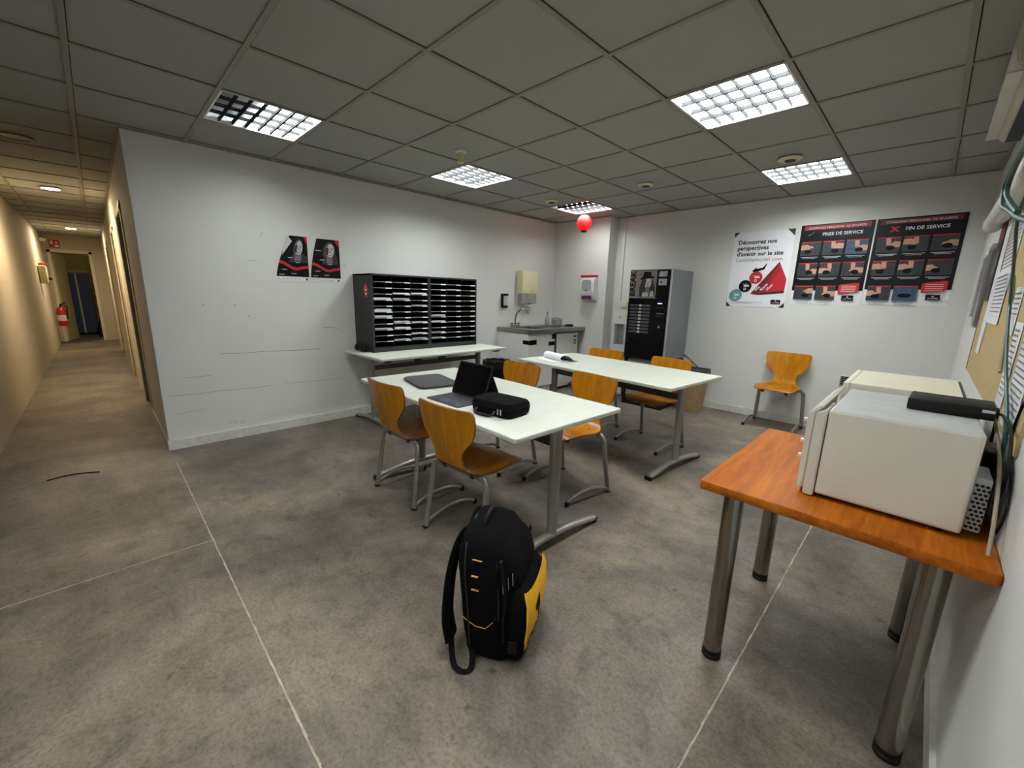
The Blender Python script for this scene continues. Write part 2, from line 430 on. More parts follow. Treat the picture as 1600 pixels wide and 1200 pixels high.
# corridor right wall with door recesses
cw = bmesh.new()
segs = [(-1.35, XL-.17), (-3.5, -2.25), (-6.6, -4.4), (XE, -7.5)]
for a, b in segs: box(a, YC, 0, b, YC+.12, H, cw)
for a, b in ((-2.25, -1.35), (-4.4, -3.5), (-7.5, -6.6)): box(a, YC, 2.08, b, YC+.12, H, cw)
struct('wall_corridor', cw, M_warmwall)
# outer skin of the room's corner facing the corridor
struct('wall_corner', box(XL-.168, YC-.004, 0, XL-.003, YC-.0005, H), M_warmwall)
gd = mat('grey_door_paint', (88, 84, 78), .5)
for n, (a, b) in enumerate(((-2.25, -1.35), (-4.4, -3.5), (-7.5, -6.6))):
    d = struct('door_%d' % (n+1), box(a+.01, YC+.05, .005, b-.01, YC+.09, 2.07), gd if n == 0 else M_warmwall)
    fr = bmesh.new()
    for x in (a, b-.05): box(x-.02, YC-.012, 0, x+.07, YC-.0005, 2.1, fr)
    box(a-.02, YC-.012, 2.06, b+.02, YC-.0005, 2.14, fr)
    struct('trim_%d' % (n+4), fr, mat('door_frame_cream', (214, 200, 172), .5))
# corridor end wall with doorway
ew = bmesh.new()
box(XE-.1, YN, 0, XE, -1.27, H, ew); box(XE-.1, -.62, 0, XE, YC+.1, H, ew); box(XE-.1, -1.27, 2.1, XE, -.62, H, ew)
struct('wall_end', ew, mat('end_wall_paint', (182, 172, 154), .8, var=.02))
er = bmesh.new()
box(XE-2.6, YN-.3, 0, XE-2.5, .6, H, er); box(XE-2.5, YN-.4, 0, XE-.1, YN-.3, H, er); box(XE-2.5, .5, 0, XE-.1, .6, H, er)
struct('wall_far_room', er, mat('ochre_room_paint', (168, 158, 100), .8))
ff = bmesh.new()
box(XE-.001, -1.31, 0, XE+.02, -1.255, 2.12, ff); box(XE-.001, -.635, 0, XE+.02, -.58, 2.12, ff); box(XE-.001, -1.31, 2.07, XE+.02, -.58, 2.14, ff)
struct('trim_7', ff, mat('door_frame_white', (206, 200, 184), .5))
dl = struct('door_4', box(0, -.02, .01, .62, .02, 2.06), mat('ochre_door', (190, 180, 140), .5))
dl.location = (XE-.12, -1.25, 0); dl.rotation_euler = (0, 0, math.radians(165))
obj('door_handle', tube([(.54, .02, 1.03), (.54, .06, 1.03), (.44, .06, 1.03)], .011, sm=3), M_chrome, dl)
obj('door_window', box(.2, .021, 1.35, .52, .026, 1.95), M_gloss, dl)

# skirtings
def skirt(name, x0, y0, x1, y1):
    b = bmesh.new(); box(x0, y0, 0, x1, y1, .075, b); box(min(x0, x1), y0, .075, x1, y1, .083, b)
    struct(name, b, M_skirt)
skirt('baseboard_left', XL, YC-.012, XL+.014, 4.57)
skirt('baseboard_back', .92, YB-.014, XR, YB)
skirt('baseboard_right', XR-.014, YF, XR, YB-.014)
skirt('baseboard_column', XL+.014, 4.556, .934, 4.57)
skirt('baseboard_corridor', -1.33, YC-.012, XL-.001, YC-.0045)

# ================================================================ ceiling lights
def ceiling_light(i, k, label, half=None, n=7, rows=4, along=0):
    x0, y0 = .6*i, .6*k
    o = thing('ceiling_light', label, 'ceiling light', (x0+.3, y0+.3, H), 0, 'square louvred ceiling lights')
    e = .288
    f = bmesh.new()
    box(-e, -e, -.004, -e+.012, e, .07, f); box(e-.012, -e, -.004, e, e, .07, f); box(-e, -e, -.004, e, -e+.012, .07, f); box(-e, e-.012, -.004, e, e, .07, f)
    box(-.3, -.3, .068, .3, .3, .075, f)
    obj('frame', f, M_blade, o)
    # light source: whole panel or the half away from the camera
    a0, a1 = (-e+.02, e-.02)
    if half == 'far': obj('lit_panel', box(a0, -.02, .045, a1, a1, .05), M_lit, o, label='lit half of the tubes'); obj('unlit_panel', box(a0, a0, .055, a1, -.025, .06), M_litoff, o, label='dark half without light')
    else: obj('lit_panel', box(a0, a0, .045, a1, a1, .05), M_lit, o)
    g = bmesh.new(); s = 2*e-.024
    nx, ny = (n, rows) if not along else (rows, n)
    for q in range(1, nx):
        x = -e+.012+s*q/nx; box(x-.0018, -e+.012, .0, x+.0018, e-.012, .022, g)
    for q in range(1, ny):
        y = -e+.012+s*q/ny
        prism([(-.006, .001), (.006, .001), (.002, .024), (-.002, .024)], -e+.012, e-.012, g, M=Matrix.Translation((0, y, 0)) @ Matrix(((0, 0, 1, 0), (1, 0, 0, 0), (0, 1, 0, 0), (0, 0, 0, 1))))
    obj('louvre', g, M_louvre, o)
    return o
ceiling_light(1, 0, 'ceiling light over the left wall, its left half dark and right half lit', 'far', 4, 7)
ceiling_light(1, 3, 'fully lit ceiling light near the left wall, behind the hanging sensor', None, 7, 4)
ceiling_light(5, 3, 'largest looking lit louvred ceiling light, nearest the camera at upper right', None, 7, 4)
ceiling_light(5, 6, 'lit louvred ceiling light in front of the posters on the back wall', None, 7, 4)
ceiling_light(1, 6, 'half lit ceiling light by the column behind the red lantern', 'far', 7, 4)
ceiling_light(5, 0, 'lit louvred ceiling light added out of view above the backpack', None, 7, 4)  # unseen; continues the regular lamp spacing, added for brightness
ceiling_light(5, -3, 'lit louvred ceiling light added out of view behind the camera', None, 7, 4)  # unseen lamp added behind the camera to brighten the near side

# ceiling fittings
def vent(x, y, label, r=.075):
    o = thing('ceiling_vent', label, 'air vent', (x, y, H-.0075), 0, 'round ceiling vents')
    obj('ring', lathe([(r, 0), (r, -.006), (r*.8, -.016), (r*.55, -.018), (r*.5, -.008), (r*.5, 0)], n=28), M_cream, o, True)
    g = bmesh.new()
    for q in range(5): y0 = -.03+.015*q; box(-.03, y0-.003, -.022, .03, y0+.003, -.008, g)
    obj('grille', g, M_alu2, o)
vent(3.286, 3.37, 'round ceiling vent just in front of the far right ceiling light', .085)
vent(2.066, 3.362, 'round ceiling vent in the middle of the far ceiling')
vent(.878, 3.337, 'round ceiling vent beside the half lit light by the lantern')
o = thing('ceiling_sensor', 'beige cylindrical sensor hanging from a ceiling tile near the lit light', 'sensor', (1.428, 1.556, H-.001))
obj('base', lathe([(.045, 0), (.045, -.012), (.028, -.02)]), M_offw, o, True)
obj('body', lathe([(.024, -.018), (.024, -.06), (.03, -.07), (.03, -.088), (.014, -.092)]), M_cream, o, True)
def downlight(x, y, lit, label):
    o = thing('downlight', label, 'downlight', (x, y, H-.008), 0, 'round corridor downlights')
    obj('ring', lathe([(.1, 0), (.1, -.006), (.078, -.01), (.078, -.001)], n=28), M_alu, o, True)
    obj('lens', lathe([(.001, -.004), (.076, -.004), (.076, -.002), (.001, -.002)], n=28), M_warm if lit else M_litoff, o)
downlight(-3.3, -.86, True, 'lit warm corridor downlight nearer the room')
downlight(-8.2, -.82, True, 'lit warm corridor downlight farther along, small in view')
downlight(-.96, -.93, False, 'unlit round downlight at the corridor mouth, far left')
downlight(-5.9, -.85, False, 'unlit dark downlight between the two lit ones')

# red lantern
o = thing('paper_lantern', 'round red paper lantern with black caps hanging from the ceiling', 'lantern', (.80, 4.12, 2.318))
R = .093; pr = [(R*1.02*max(.38, math.sin(PI*(.12+.76*k/24)))*(1+.018*(k % 2)), R*1.12*math.cos(PI*(.12+.76*k/24))*-1) for k in range(25)]
obj('shade', lathe(pr, n=32), M_lantern, o, True, angle=60)
cb = lathe([(.036, .09), (.036, .112), (.02, .114)]); obj('top_cap', cb, M_black, o)
obj('bottom_cap', lathe([(.033, -.116), (.036, -.11), (.036, -.09)]), M_black, o)
obj('cord', tube([(0, 0, .112), (0, 0, H-2.318-.003)], .0015, sm=0, n=6), M_black, o)

# ================================================================ tables
def table(label, cx, cy, rz, L=1.62, D=.82, z=.74, group='white folding frame tables', cols=.12):
    o = thing('table', label, 'table', (cx, cy, 0), rz, group)
    tp = prism(rrect(-L/2, -D/2, L/2, D/2, .012, 3), z-.026, z, bev=.006, seg=2)
    for f in tp.faces:
        if abs(f.normal.z) < .9: f.material_index = 1
    tp.normal_update()
    ob = obj('tabletop', tp, [M_top, M_edge], o)
    for s in (-1, 1):
        x = s*(L/2-cols)
        rings = []
        for zz, a, b in ((.055, .024, .032), (.3, .025, .036), (.6, .027, .04), (z-.05, .028, .042)):
            rings.append([(x+a*math.cos(2*PI*k/16), b*math.sin(2*PI*k/16), zz) for k in range(16)])
        lg = obj('leg', loft(rings), M_alu, o, True)
        ft = tube([(x, -D/2+.03, .022), (x, -D/2+.16, .042), (x, -.1, .062), (x, .1, .062), (x, D/2-.16, .042), (x, D/2-.03, .022)], .02, flat=(.028, .019), up_=(0, 0, 1), n=14)
        obj('foot', ft, M_alu, lg, True)
        cp = bmesh.new()
        for e in (-1, 1): box(x-.029, e*(D/2-.03)-.012, .001, x+.029, e*(D/2-.03)+.012, .032, cp, bev=.006)
        obj('foot_cap', cp, M_black, lg)
        arm = box(x-.02, -D/2+.06, z-.052, x+.02, D/2-.06, z-.027); obj('top_arm', arm, M_alu2, o)
        ac = bmesh.new()
        for e in (-1, 1): box(x-.024+s*.0, e*(D/2-.055)-.02, z-.046, x+.03, e*(D/2-.055)+.02, z-.0265, ac, bev=.004)
        obj('arm_cap', ac, M_black, o)
    obj('stretcher', box(-L/2+cols, -.012, z-.17, L/2-cols, .012, z-.125), M_alu2, o)
    br = bmesh.new()
    for x in (-.16, .16): box(x-.035, -.016, z-.13, x+.035, .016, z-.027, br)
    obj('bracket', br, M_alu2, o)
    return o
TA = table('pale green-white table carrying the laptop and black case', 2.305, .99, math.radians(-2.2), cols=.12)
TB = table('pale green-white table with the open notebook on it', 2.308, 2.575, math.radians(-4.6), cols=.12)
TC = table('pale green-white table against the left wall under the mail sorters', .372, 1.94, math.radians(90), L=1.6, D=.80, cols=.1)

# ================================================================ chairs
def chair_parts():
    prof = [  # y, z, half width
        (.375, .430, .150), (.368, .440, .175), (.34, .449, .192), (.28, .451, .202), (.20, .446, .206), (.12, .440, .200), (.06, .441, .180), (.025, .449, .150), (.003, .468, .121),
        (-.010, .492, .110), (-.020, .53, .107), (-.028, .565, .116), (-.036, .60, .148), (-.045, .645, .187), (-.054, .69, .206), (-.062, .735, .213), (-.068, .77, .214), (-.072, .790, .209), (-.074, .800, .194)]
    N = 14
    def shell(rows, mi=0):
        def surf(off):
            out = []
            for idx, (y, z, hw) in rows:
                a = prof[max(idx-1, 0)]; b = prof[min(idx+1, len(prof)-1)]
                d = Vector((0, b[0]-a[0], b[1]-a[1])).normalized(); nn = Vector((0, -d.z, d.y))  # behind/below
                r = []
                for k in range(N+1):
                    u = -1+2*k/N; v = Vector((u*hw, y, z))
                    cv = (u*hw/.21)**2
                    bk = min(1, max(0, (z-.47)/.2)) if y < .02 else 0
                    v.y += .030*cv*bk
                    if y > .3: v.z -= .006*cv
                    elif y > .05: v.z += .004*cv
                    r.append(v+nn*off)
                out.append(r)
            return out
        t = bmesh.new(); T = [[t.verts.new(p) for p in r] for r in surf(.0055)]; B = [[t.verts.new(p) for p in r] for r in surf(-.0055)]
        m, n = len(T), N+1
        def q(a, b, c, d, mi): f = t.faces.new([a, b, c, d]); f.material_index = mi
        for i in range(m-1):
            for k in range(n-1): q(T[i][k], T[i][k+1], T[i+1][k+1], T[i+1][k], 0); q(B[i+1][k], B[i+1][k+1], B[i][k+1], B[i][k], 0)
            q(T[i][0], T[i+1][0], B[i+1][0], B[i][0], 1); q(T[i+1][n-1], T[i][n-1], B[i][n-1], B[i+1][n-1], 1)
        for k in range(n-1): q(T[0][k+1], T[0][k], B[0][k], B[0][k+1], 1); q(T[m-1][k], T[m-1][k+1], B[m-1][k+1], B[m-1][k], 1)
        return t
    en = list(enumerate(prof))
    return shell(en[:9]), shell(en[8:])
def make_chair(label):
    o = thing('chair', label, 'chair', (0, 0, 0), 0, 'honey plywood chairs with grey metal legs')
    s, b = chair_parts()
    # round off rear of seat (keeps one smooth bend)
    se = obj('seat', s, [M_plys, M_plye], o, True, angle=50)
    sc_ = bmesh.new()
    for x, y in ((-.11, .3), (.11, .3), (-.11, .1), (.11, .1)): lathe([(.006, .452), (.006, .4555), (.002, .4565)], sc_, 8, M=Matrix.Translation((x, y, -.004)))
    obj('screw', sc_, M_alu2, se)
    obj('backrest', b, [M_ply, M_plye], o, True, angle=50)
    # underframe: bar across below the seat and the two splayed legs
    obj('seat_frame', tube([(-.16, .062, .417), (0, .062, .417), (.16, .062, .417)], .014, n=10, flat=(.016, .013), up_=(0, 0, 1)), M_alu, o, True)
    rb = bmesh.new()
    for x in (-.11, .11): box(x-.014, .04, .404, x+.014, .34, .429, rb, bev=.003); lathe([(.012, .39), (.012, .405)], rb, 8, M=Matrix.Translation((x, .3, 0)))
    obj('seat_rail', rb, M_alu2, o)
    for s_ in (-1, 1):
        P = [(s_*.15, .062, .417), (s_*.185, .06, .414), (s_*.205, .056, .395), (s_*.213, .05, .36), (s_*.222, .03, .2), (s_*.233, .002, .012)]
        lg = obj('leg', tube(P, .0155, n=12, flat=(.0185, .0125), up_=(0, 1, 0)), M_alu, o, True)
        rn = tube([(s_*.233, .005, .024), (s_*.233, .07, .05), (s_*.232, .18, .07), (s_*.231, .3, .058), (s_*.23, .39, .022)], .011, n=10, flat=(.010, .0125), up_=(0, 0, 1))
        rr = obj('runner', rn, M_alu, lg, True)
        cp = box(s_*.23-.012, .382, .001, s_*.23+.012, .404, .034, bev=.004); obj('rubber_tip', cp, M_black, rr)
        obj('foot_cap', box(s_*.233-.015, -.014, .0005, s_*.233+.015, .016, .012, bev=.003), M_black, lg)
    return o
def copytree(o, parent=None):
    c = o.copy(); C.objects.link(c)
    if parent: c.parent = parent
    for ch in o.children: copytree(ch, c)
    return c
CH = [  # x, y (between rear feet), angle of forward from +y (ccw deg), label
    (1.93, .60, 1, 'plywood chair with its back to the camera beside the grey laptop sleeve'),
    (2.615, .565, 4, 'nearest plywood chair, its back to the camera behind the backpack'),
    (1.95, 1.74, 178, 'plywood chair facing the camera behind the laptop'),
    (2.63, 1.785, 171, 'plywood chair facing the camera behind the right end of the laptop table'),
    (2.61, 3.09, 170, 'plywood chair in front of the vending machine at the notebook table'),
    (1.87, 3.14, 177, 'plywood chair at the notebook table nearest the sink column'),
    (3.24, 4.66, 178, 'lone plywood chair against the back wall under the posters')]
ch0 = make_chair(CH[0][3])
for n, (x, y, a, lab) in enumerate(CH):
    c = ch0 if n == 0 else copytree(ch0)
    c['label'] = lab
    c.location = (x, y, 0); c.rotation_euler = (0, 0, math.radians(a))

# ================================================================ mail sorters
def sorter(y0, y1, label, side_badge):
    x1 = .35; z0, z1 = .74, 1.525; D = x1-XL-.005
    o = thing('mail_sorter', label, 'mail sorter', (x1, y0, z0), 0, 'black pigeonhole mail sorters')
    W = y1-y0; Hh = z1-z0
    b = bmesh.new(); box(-D, 0, 0, 0, .016, Hh, b); box(-D, W-.016, 0, 0, W, Hh, b); box(-D, 0, Hh-.016, 0, W, Hh, b); box(-D, .016, .002, -D+.01, W-.016, Hh-.016, b)
    box(-D, .016, .002, -.004, W-.016, .05, b)
    obj('body', b, mat('charcoal_steel', (40, 42, 44), .5, var=.05), o)
    v = bmesh.new()
    for k in (1, 2): yy = .016+(W-.032)*k/3; box(-D+.012, yy-.003, .051, -.006, yy+.003, Hh-.017, v)
    obj('divider', v, M_blackm, o)
    rows = 12; h = (Hh-.066)/rows
    for k in range(1, rows):
        z = .05+h*k; sh = bmesh.new(); box(-D+.012, .017, z-.002, -.003, W-.017, z+.001, sh)
        s_ = obj('shelf', sh, M_blackm, o)
        lb = bmesh.new()
        for c in range(3):
            a = .016+(W-.032)*c/3; cw_ = (W-.032)/3
            box(-.0028, a+.006, z-.0035, -.0018, a+cw_-.006, z+.0015, lb); box(-.0017, a+cw_-.075, z-.0075, -.0007, a+cw_-.008, z+.0035, lb, mi=1)
        obj('label_strip', lb, [mat('shelf_lip', (160, 162, 160), .5), M_paper], s_)
    if side_badge:
        bd = Art(lambda u, v, l: Vector((-.12+u, -.0006-l, .62+v)))
        bd.disc(0, 0, .045, M_red, .068, n=28); bd.rect(-.02, -.002, .02, .014, M_paper); bd.rect(-.01, -.045, .012, -.02, M_paper); bd.text('LOOMIS', -.02, .028, .011, M_paper)
        q = bd.build('sticker', o); q['label'] = 'round red sticker with white print'
    return o, W, h
def papers(o, base, y0, W, h, spec, side):
    for col, row, th, hang in spec:
        cw_ = (W-.032)/3; a = y0+.016+cw_*col; z = .74+.05+h*(11-row)
        bm = bmesh.new()
        for q in range(max(1, int(th/.004))):
            dz = .0045+q*.004; s0 = random.uniform(0, .012); s1 = random.uniform(0, .012)
            box(.1, a+.008+s0, z+dz, .346+random.uniform(-.014, 0), a+cw_-.008-s1, z+dz+.0036, bm)
        p = obj('paper_stack', bm, M_paper)
        nm = ['first', 'second', 'third', 'fourth', 'fifth', 'sixth', 'seventh', 'eighth', 'ninth', 'tenth', 'eleventh', 'twelfth'][row]
        tag(p, 'white papers in the %s mail sorter, %s column, %s slot from top' % (side, ['left', 'middle', 'right'][col], nm), 'papers', 'paper stacks in the mail sorters')
o1, W1, h1 = sorter(1.285, 1.955, 'black pigeonhole mail sorter with a red sticker on its side, left one', True)
o2, W2, h2 = sorter(1.958, 2.63, 'black pigeonhole mail sorter on the right, mostly empty', False)
papers(o1, 0, 1.285, W1, h1, [(0, 3, .02, 0), (1, 2, .012, 0), (2, 2, .016, 0), (1, 3, .016, 0), (0, 5, .028, 0), (0, 6, .02, 0), (1, 7, .02, 0), (0, 8, .014, 0), (1, 8, .018, 0), (2, 4, .008, 0), (2, 7, .008, 0), (2, 10, .012, 0), (2, 9, .008, 0), (1, 10, .008, 0)], 'left')
papers(o2, 0, 1.958, W2, h2, [(0, 6, .02, 0), (0, 7, .014, 0), (0, 9, .008, 0), (0, 10, .006, 0), (1, 1, .006, 0)], 'right')

# headset lying at the end of the sorter
o = thing('headset', 'black tangled headset on the wall table beside the mail sorter', 'headset', (.12, 1.235, .741))
obj('band', tube([(-.05, .0, .01), (-.055, .0, .06), (-.01, .0, .085), (.05, 0, .08), (.09, .01, .03)], .007, n=8), M_black, o, True)
ec = bmesh.new()
for x, y in ((-.04, -.005), (.06, .0), (.115, .005)): lathe([(.012, -.02), (.032, -.016), (.034, 0), (.03, .014), (.01, .018)], ec, 16, M=Matrix.Translation((x, y, .036)) @ Matrix.Rotation(PI/2, 4, 'X'))
obj('ear_cup', ec, M_black, o, True)
obj('cable', tube([(.0, -.02, .006), (.04, -.035, .03), (.08, -.03, .05), (.1, -.02, .01), (.03, -.03, .012), (-.03, -.03, .05)], .003, n=6), M_black, o, True)

# ================================================================ left wall posters
def portrait_poster(name, label, y0, y1, yl_top, curl, woman):
    zb, zt = 1.425, 1.842; Hh = zt-zb; W = y1-y0
    def f(u, v, l):
        t = v/Hh; a = (yl_top-y0)*(t**1.6); s = u/W
        y = y0+a+(W-a)*s
        lift = .002+.006*curl*t
        return Vector((XL+.001+lift+l, y, zb+v))
    p = Art(f)
    p.grid(W, Hh, M_paper)
    p.poly([(0, .045), (W, .045), (W, Hh), (0, Hh)], M_ink, 10)
    fx, fy = W*.60, Hh*.74
    if woman:
        p.disc(fx-.004, fy-.004, .074, M_g3, .092, 26)
        p.poly([(fx-.07, .178), (fx+.10, .178), (fx+.088, .25), (fx+.05, .30), (fx-.05, .30)], M_g3)
        p.poly([(fx-.028, .19), (fx+.04, .185), (fx+.034, .25), (fx-.03, .26)], M_g2)
    else:
        p.poly([(fx-.085, .178), (W-.002, .178), (W-.004, .235), (fx+.05, .262), (fx-.045, .262)], M_g3)
        p.poly([(fx-.03, .19), (fx+.042, .19), (fx+.04, .26), (fx-.03, .27)], M_g2)
        p.disc(fx, fy+.012, .059, M_g3, .078, 26)
    p.disc(fx, fy, .054, M_g2, .072, 26)
    p.disc(fx+.010, fy+.004, .044, M_g1, .064, 26)
    p.poly([(fx-.05, fy+.02), (fx-.022, fy+.035), (fx-.012, fy), (fx-.016, fy-.04), (fx-.036, fy-.045), (fx-.052, fy-.01)], M_g3)
    for dx in (-.014, .026):
        p.disc(fx+dx, fy+.012, .009, M_g3, .0045, 10); p.rect(fx+dx-.011, fy+.022, fx+dx+.011, fy+.026, M_g3)
    p.poly([(fx+.004, fy+.01), (fx+.015, fy-.016), (fx-.003, fy-.016)], M_g2)
    p.poly([(fx-.020, fy-.026), (fx+.030, fy-.026), (fx+.018, fy-.044), (fx-.008, fy-.044)], M_g3)
    p.poly([(fx-.014, fy-.029), (fx+.025, fy-.029), (fx+.014, fy-.038), (fx-.004, fy-.038)], M_paper)
    p.poly([(W*.78, Hh-.003), (W, Hh-.003), (W, Hh-.065), (W*.94, Hh-.06)], M_red)
    # red wave
    top, bot = [], []
    for k in range(17):
        s = k/16; y = .175-.06*math.sin(min(1, s/.62)*PI/2)**2 + (.022*math.sin((s-.62)/.38*PI/2) if s > .62 else 0)
        top.append((W*s, y+.014)); bot.append((W*s, y-.012))
    p.poly(top+bot[::-1], M_red)
    for (u, v, s) in ((.08, .215, 1), (.16, .175, 1), (.04, .105, 1), (.13, .07, 1), (.02, .06, 0)):
        p.rect(u, v, u+.045, v+.006, M_g1); p.rect(u+.004, v-.008, u+.035, v-.004, M_g3)
        if s: p.disc(u-.008, v+.004, .004, M_red, n=8)
    p.rect(.01, .3, .075, .307, M_g1) if woman else p.rect(.02, .3, .05, .306, M_g2)
    for k in range(6): p.rect(.01+.035*k, .022, .03+.035*k, .026, M_g2)
    p.rect(W-.035, .014, W-.018, .034, M_g3)
    o = p.build(name); return tag(o, label, 'poster', 'black and red portrait posters on the left wall')
portrait_poster('portrait_poster', 'black poster of a smiling man with red wave, its top left corner folded', .56, .852, .70, 1., False)
portrait_poster('portrait_poster', 'black poster of a smiling woman with red wave, right of the other', .866, 1.16, .945, .3, True)
fc = bmesh.new()
v = [fc.verts.new(p) for p in ((XL+.022, .62, 1.66), (XL+.026, .715, 1.79), (XL+.014, .672, 1.848))]; fc.faces.new(v)
v2 = [fc.verts.new(p) for p in ((XL+.023, .62, 1.66), (XL+.027, .715, 1.79), (XL+.015, .672, 1.848))]; fc.faces.new(v2[::-1])
po = [q for q in C.objects if q.name == 'portrait_poster'][0]
obj('folded_corner', fc, M_g1, po, label='white paper back of the folded corner')

# ================================================================ back wall posters
def wallart(x0, z0): return lambda u, v, l: Vector((x0+u, YB-.003-l, z0+v))
def base_sheet(a, W, Hh, m=M_paper): a.rect(0, 0, W, Hh, m)
W, Hh = .605, .84
a = Art(wallart(2.495, 1.285)); base_sheet(a, W, Hh)
for (cx, cy, sx, sy) in ((0, 0, 1, 1), (W, 0, -1, 1), (0, Hh, 1, -1), (W, Hh, -1, -1)):
    k = .055 if cx == 0 or cy == 0 else .075
    a.poly([(cx, cy), (cx+sx*k, cy), (cx, cy+sy*k)] if sx*sy > 0 else [(cx, cy), (cx, cy+sy*k), (cx+sx*k, cy)], M_brown if False else M_g3)
a.text('Découvrez nos', .05, .705, .064, M_ink, bold=.0016); a.text('perspectives', .05, .64, .064, M_ink, bold=.0016); a.text("d'avenir sur le site", .05, .575, .064, M_ink, bold=.0016)
a.text('Loomismodel.com', .05, .51, .064, M_g2)
ar = [(.235, .405), (.285, .45), (.28, .428), (.34, .44), (.375, .485), (.38, .48), (.36, .42), (.285, .395), (.285, .372)]
a.poly(ar, M_ink)
a.poly([(.25, .15), (.50, .50), (.59, .31), (.585, .16), (.33, .135)], M_red)
a.poly([(.25, .15), (.50, .50), (.505, .47), (.33, .135)], M_dred); a.poly([(.33, .165), (.515, .44), (.525, .41), (.37, .165)], M_mred)
a.poly([(.33, .135), (.585, .16), (.583, .185), (.36, .165)], M_g3)
a.text('We', .305, .175, .04, M_paper, rot=.9, bold=.001); a.text('Know', .36, .18, .04, M_paper, rot=.9, bold=.001); a.text('How', .42, .185, .04, M_paper, rot=.9, bold=.001)
for (u, v, m) in ((.285, .33, M_red), (.185, .235, M_ink), (.095, .13, M_teal)):
    a.disc(u, v, .068, m, n=32); a.rect(u-.015, v-.004, u+.04, v+.012, M_paper); a.rect(u-.03, v+.02, u+.03, v+.024, M_g1)
    a.rect(u-.012, v-.045, u+.012, v-.02, M_paper); a.rect(u-.007, v-.04, u+.007, v-.025, m)
for k in range(2): a.rect(.06, .052-.014*k, .38-.1*k, .055-.014*k, M_g2)
a.rect(.47, .04, .565, .085, M_ink); a.text('LOOMIS', .518, .048, .02, M_paper, align='CENTER'); a.poly([(.508, .068), (.528, .068), (.518, .08)], M_paper)
tag(a.build('poster'), 'white poster with red triangle, coloured discs and French text', 'poster')

def safety(x0, z0, W, Hh, title, label, hue):
    a = Art(wallart(x0, z0)); base_sheet(a, W, Hh)
    a.rect(0, .145, W, Hh, M_navy)
    a.rect(.03, Hh-.055, W-.03, Hh-.012, M_dred if hue else M_mred); a.text('CONSIGNES PERSONNEL DE SECURITE', W/2, Hh-.045, .027, M_paper, align='CENTER')
    a.text(title, W/2+.055, Hh-.115, .042, M_paper, align='CENTER', bold=.0005)
    if hue:
        for s in (1, -1): a.poly([(.10, Hh-.125), (.122, Hh-.125), (.172, Hh-.075), (.15, Hh-.075)] if s > 0 else [(.15, Hh-.125), (.172, Hh-.125), (.122, Hh-.075), (.10, Hh-.075)], M_red)
    else:
        a.poly([(.07, Hh-.10), (.085, Hh-.115), (.125, Hh-.075), (.115, Hh-.07), (.085, Hh-.10), (.078, Hh-.092)], mat('dark_green_print', (20, 90, 60), .4))
    cw, hh = .17, .13
    rnd = random.Random(5+hue)
    for r in range(3):
        for c in range(3):
            if r == 2 and c == 2: continue
            u = .025+c*(cw+.02); v = Hh-.31-r*.215+(0 if r < 2 else -.02)
            m = M_bph if (r == 2 and c == 1 and hue) or (not hue and rnd.random() < .3) else M_gph
            a.rect(u, v, u+cw, v+hh, m); a.rect(u, v+hh, u+cw, v+hh+.009, M_red)
            if not (r == 2 and c == 1 and hue):
                # a hand coming in from one side, holding a dark part
                s = rnd.choice((-1, 1)); bx = u+cw if s < 0 else u; y0 = v+rnd.uniform(.05, .09)
                L_ = rnd.uniform(.07, .11)
                P = [(bx, y0-.025), (bx+s*L_*.5, y0-.022), (bx+s*L_*.75, y0-.04), (bx+s*L_*.85, y0-.03), (bx+s*L_*.7, y0-.005), (bx+s*L_, y0-.01), (bx+s*L_, y0+.006), (bx+s*L_*.75, y0+.014), (bx+s*L_*.5, y0+.03), (bx, y0+.025)]
                a.poly(P, M_flesh)
                a.disc(u+cw/2-s*.02, v+.04, .032, M_ink, .022, 14)
                if rnd.random() < .5: a.poly([(u+cw/2-.02, v+hh), (u+cw/2+.015, v+hh), (u+cw/2+.02, v+.07), (u+cw/2-.012, v+.065)], M_flesh)
            else:
                a.disc(u+cw/2, v+.05, .05, M_ink, .02); 
            tm = M_g1 if r < 2 else M_g2
            a.rect(u+.01, v-.02, u+cw-.01, v-.015, tm); a.rect(u+.03, v-.032, u+cw-.03, v-.028, tm)
    u = .025+2*(cw+.02)
    a.poly([(u+.005, .115), (u+.15, .13), (u+.165, .145), (u+.165, .215), (u+.15, .225), (u+.01, .205), (u, .195), (u, .125)], M_red)
    for k in range(4): a.rect(u+.025, .135+.018*k, u+.14, .139+.018*k, M_paper)
    a.rect(u+.04, .05, u+.135, .1, M_ink); a.text('LOOMIS', u+.087, .06, .02, M_paper, align='CENTER'); a.poly([(u+.078, .08), (u+.097, .08), (u+.087, .093)], M_paper)
    tag(a.build('safety_poster'), label, 'poster', 'dark safety instruction posters')
safety(3.15, 1.33, .60, .815, 'PRISE DE SERVICE', 'dark safety poster headed PRISE DE SERVICE, next to the white poster', 0)
safety(3.762, 1.345, .60, .80, 'FIN DE SERVICE', 'dark safety poster headed FIN DE SERVICE, nearest the right corner', 1)

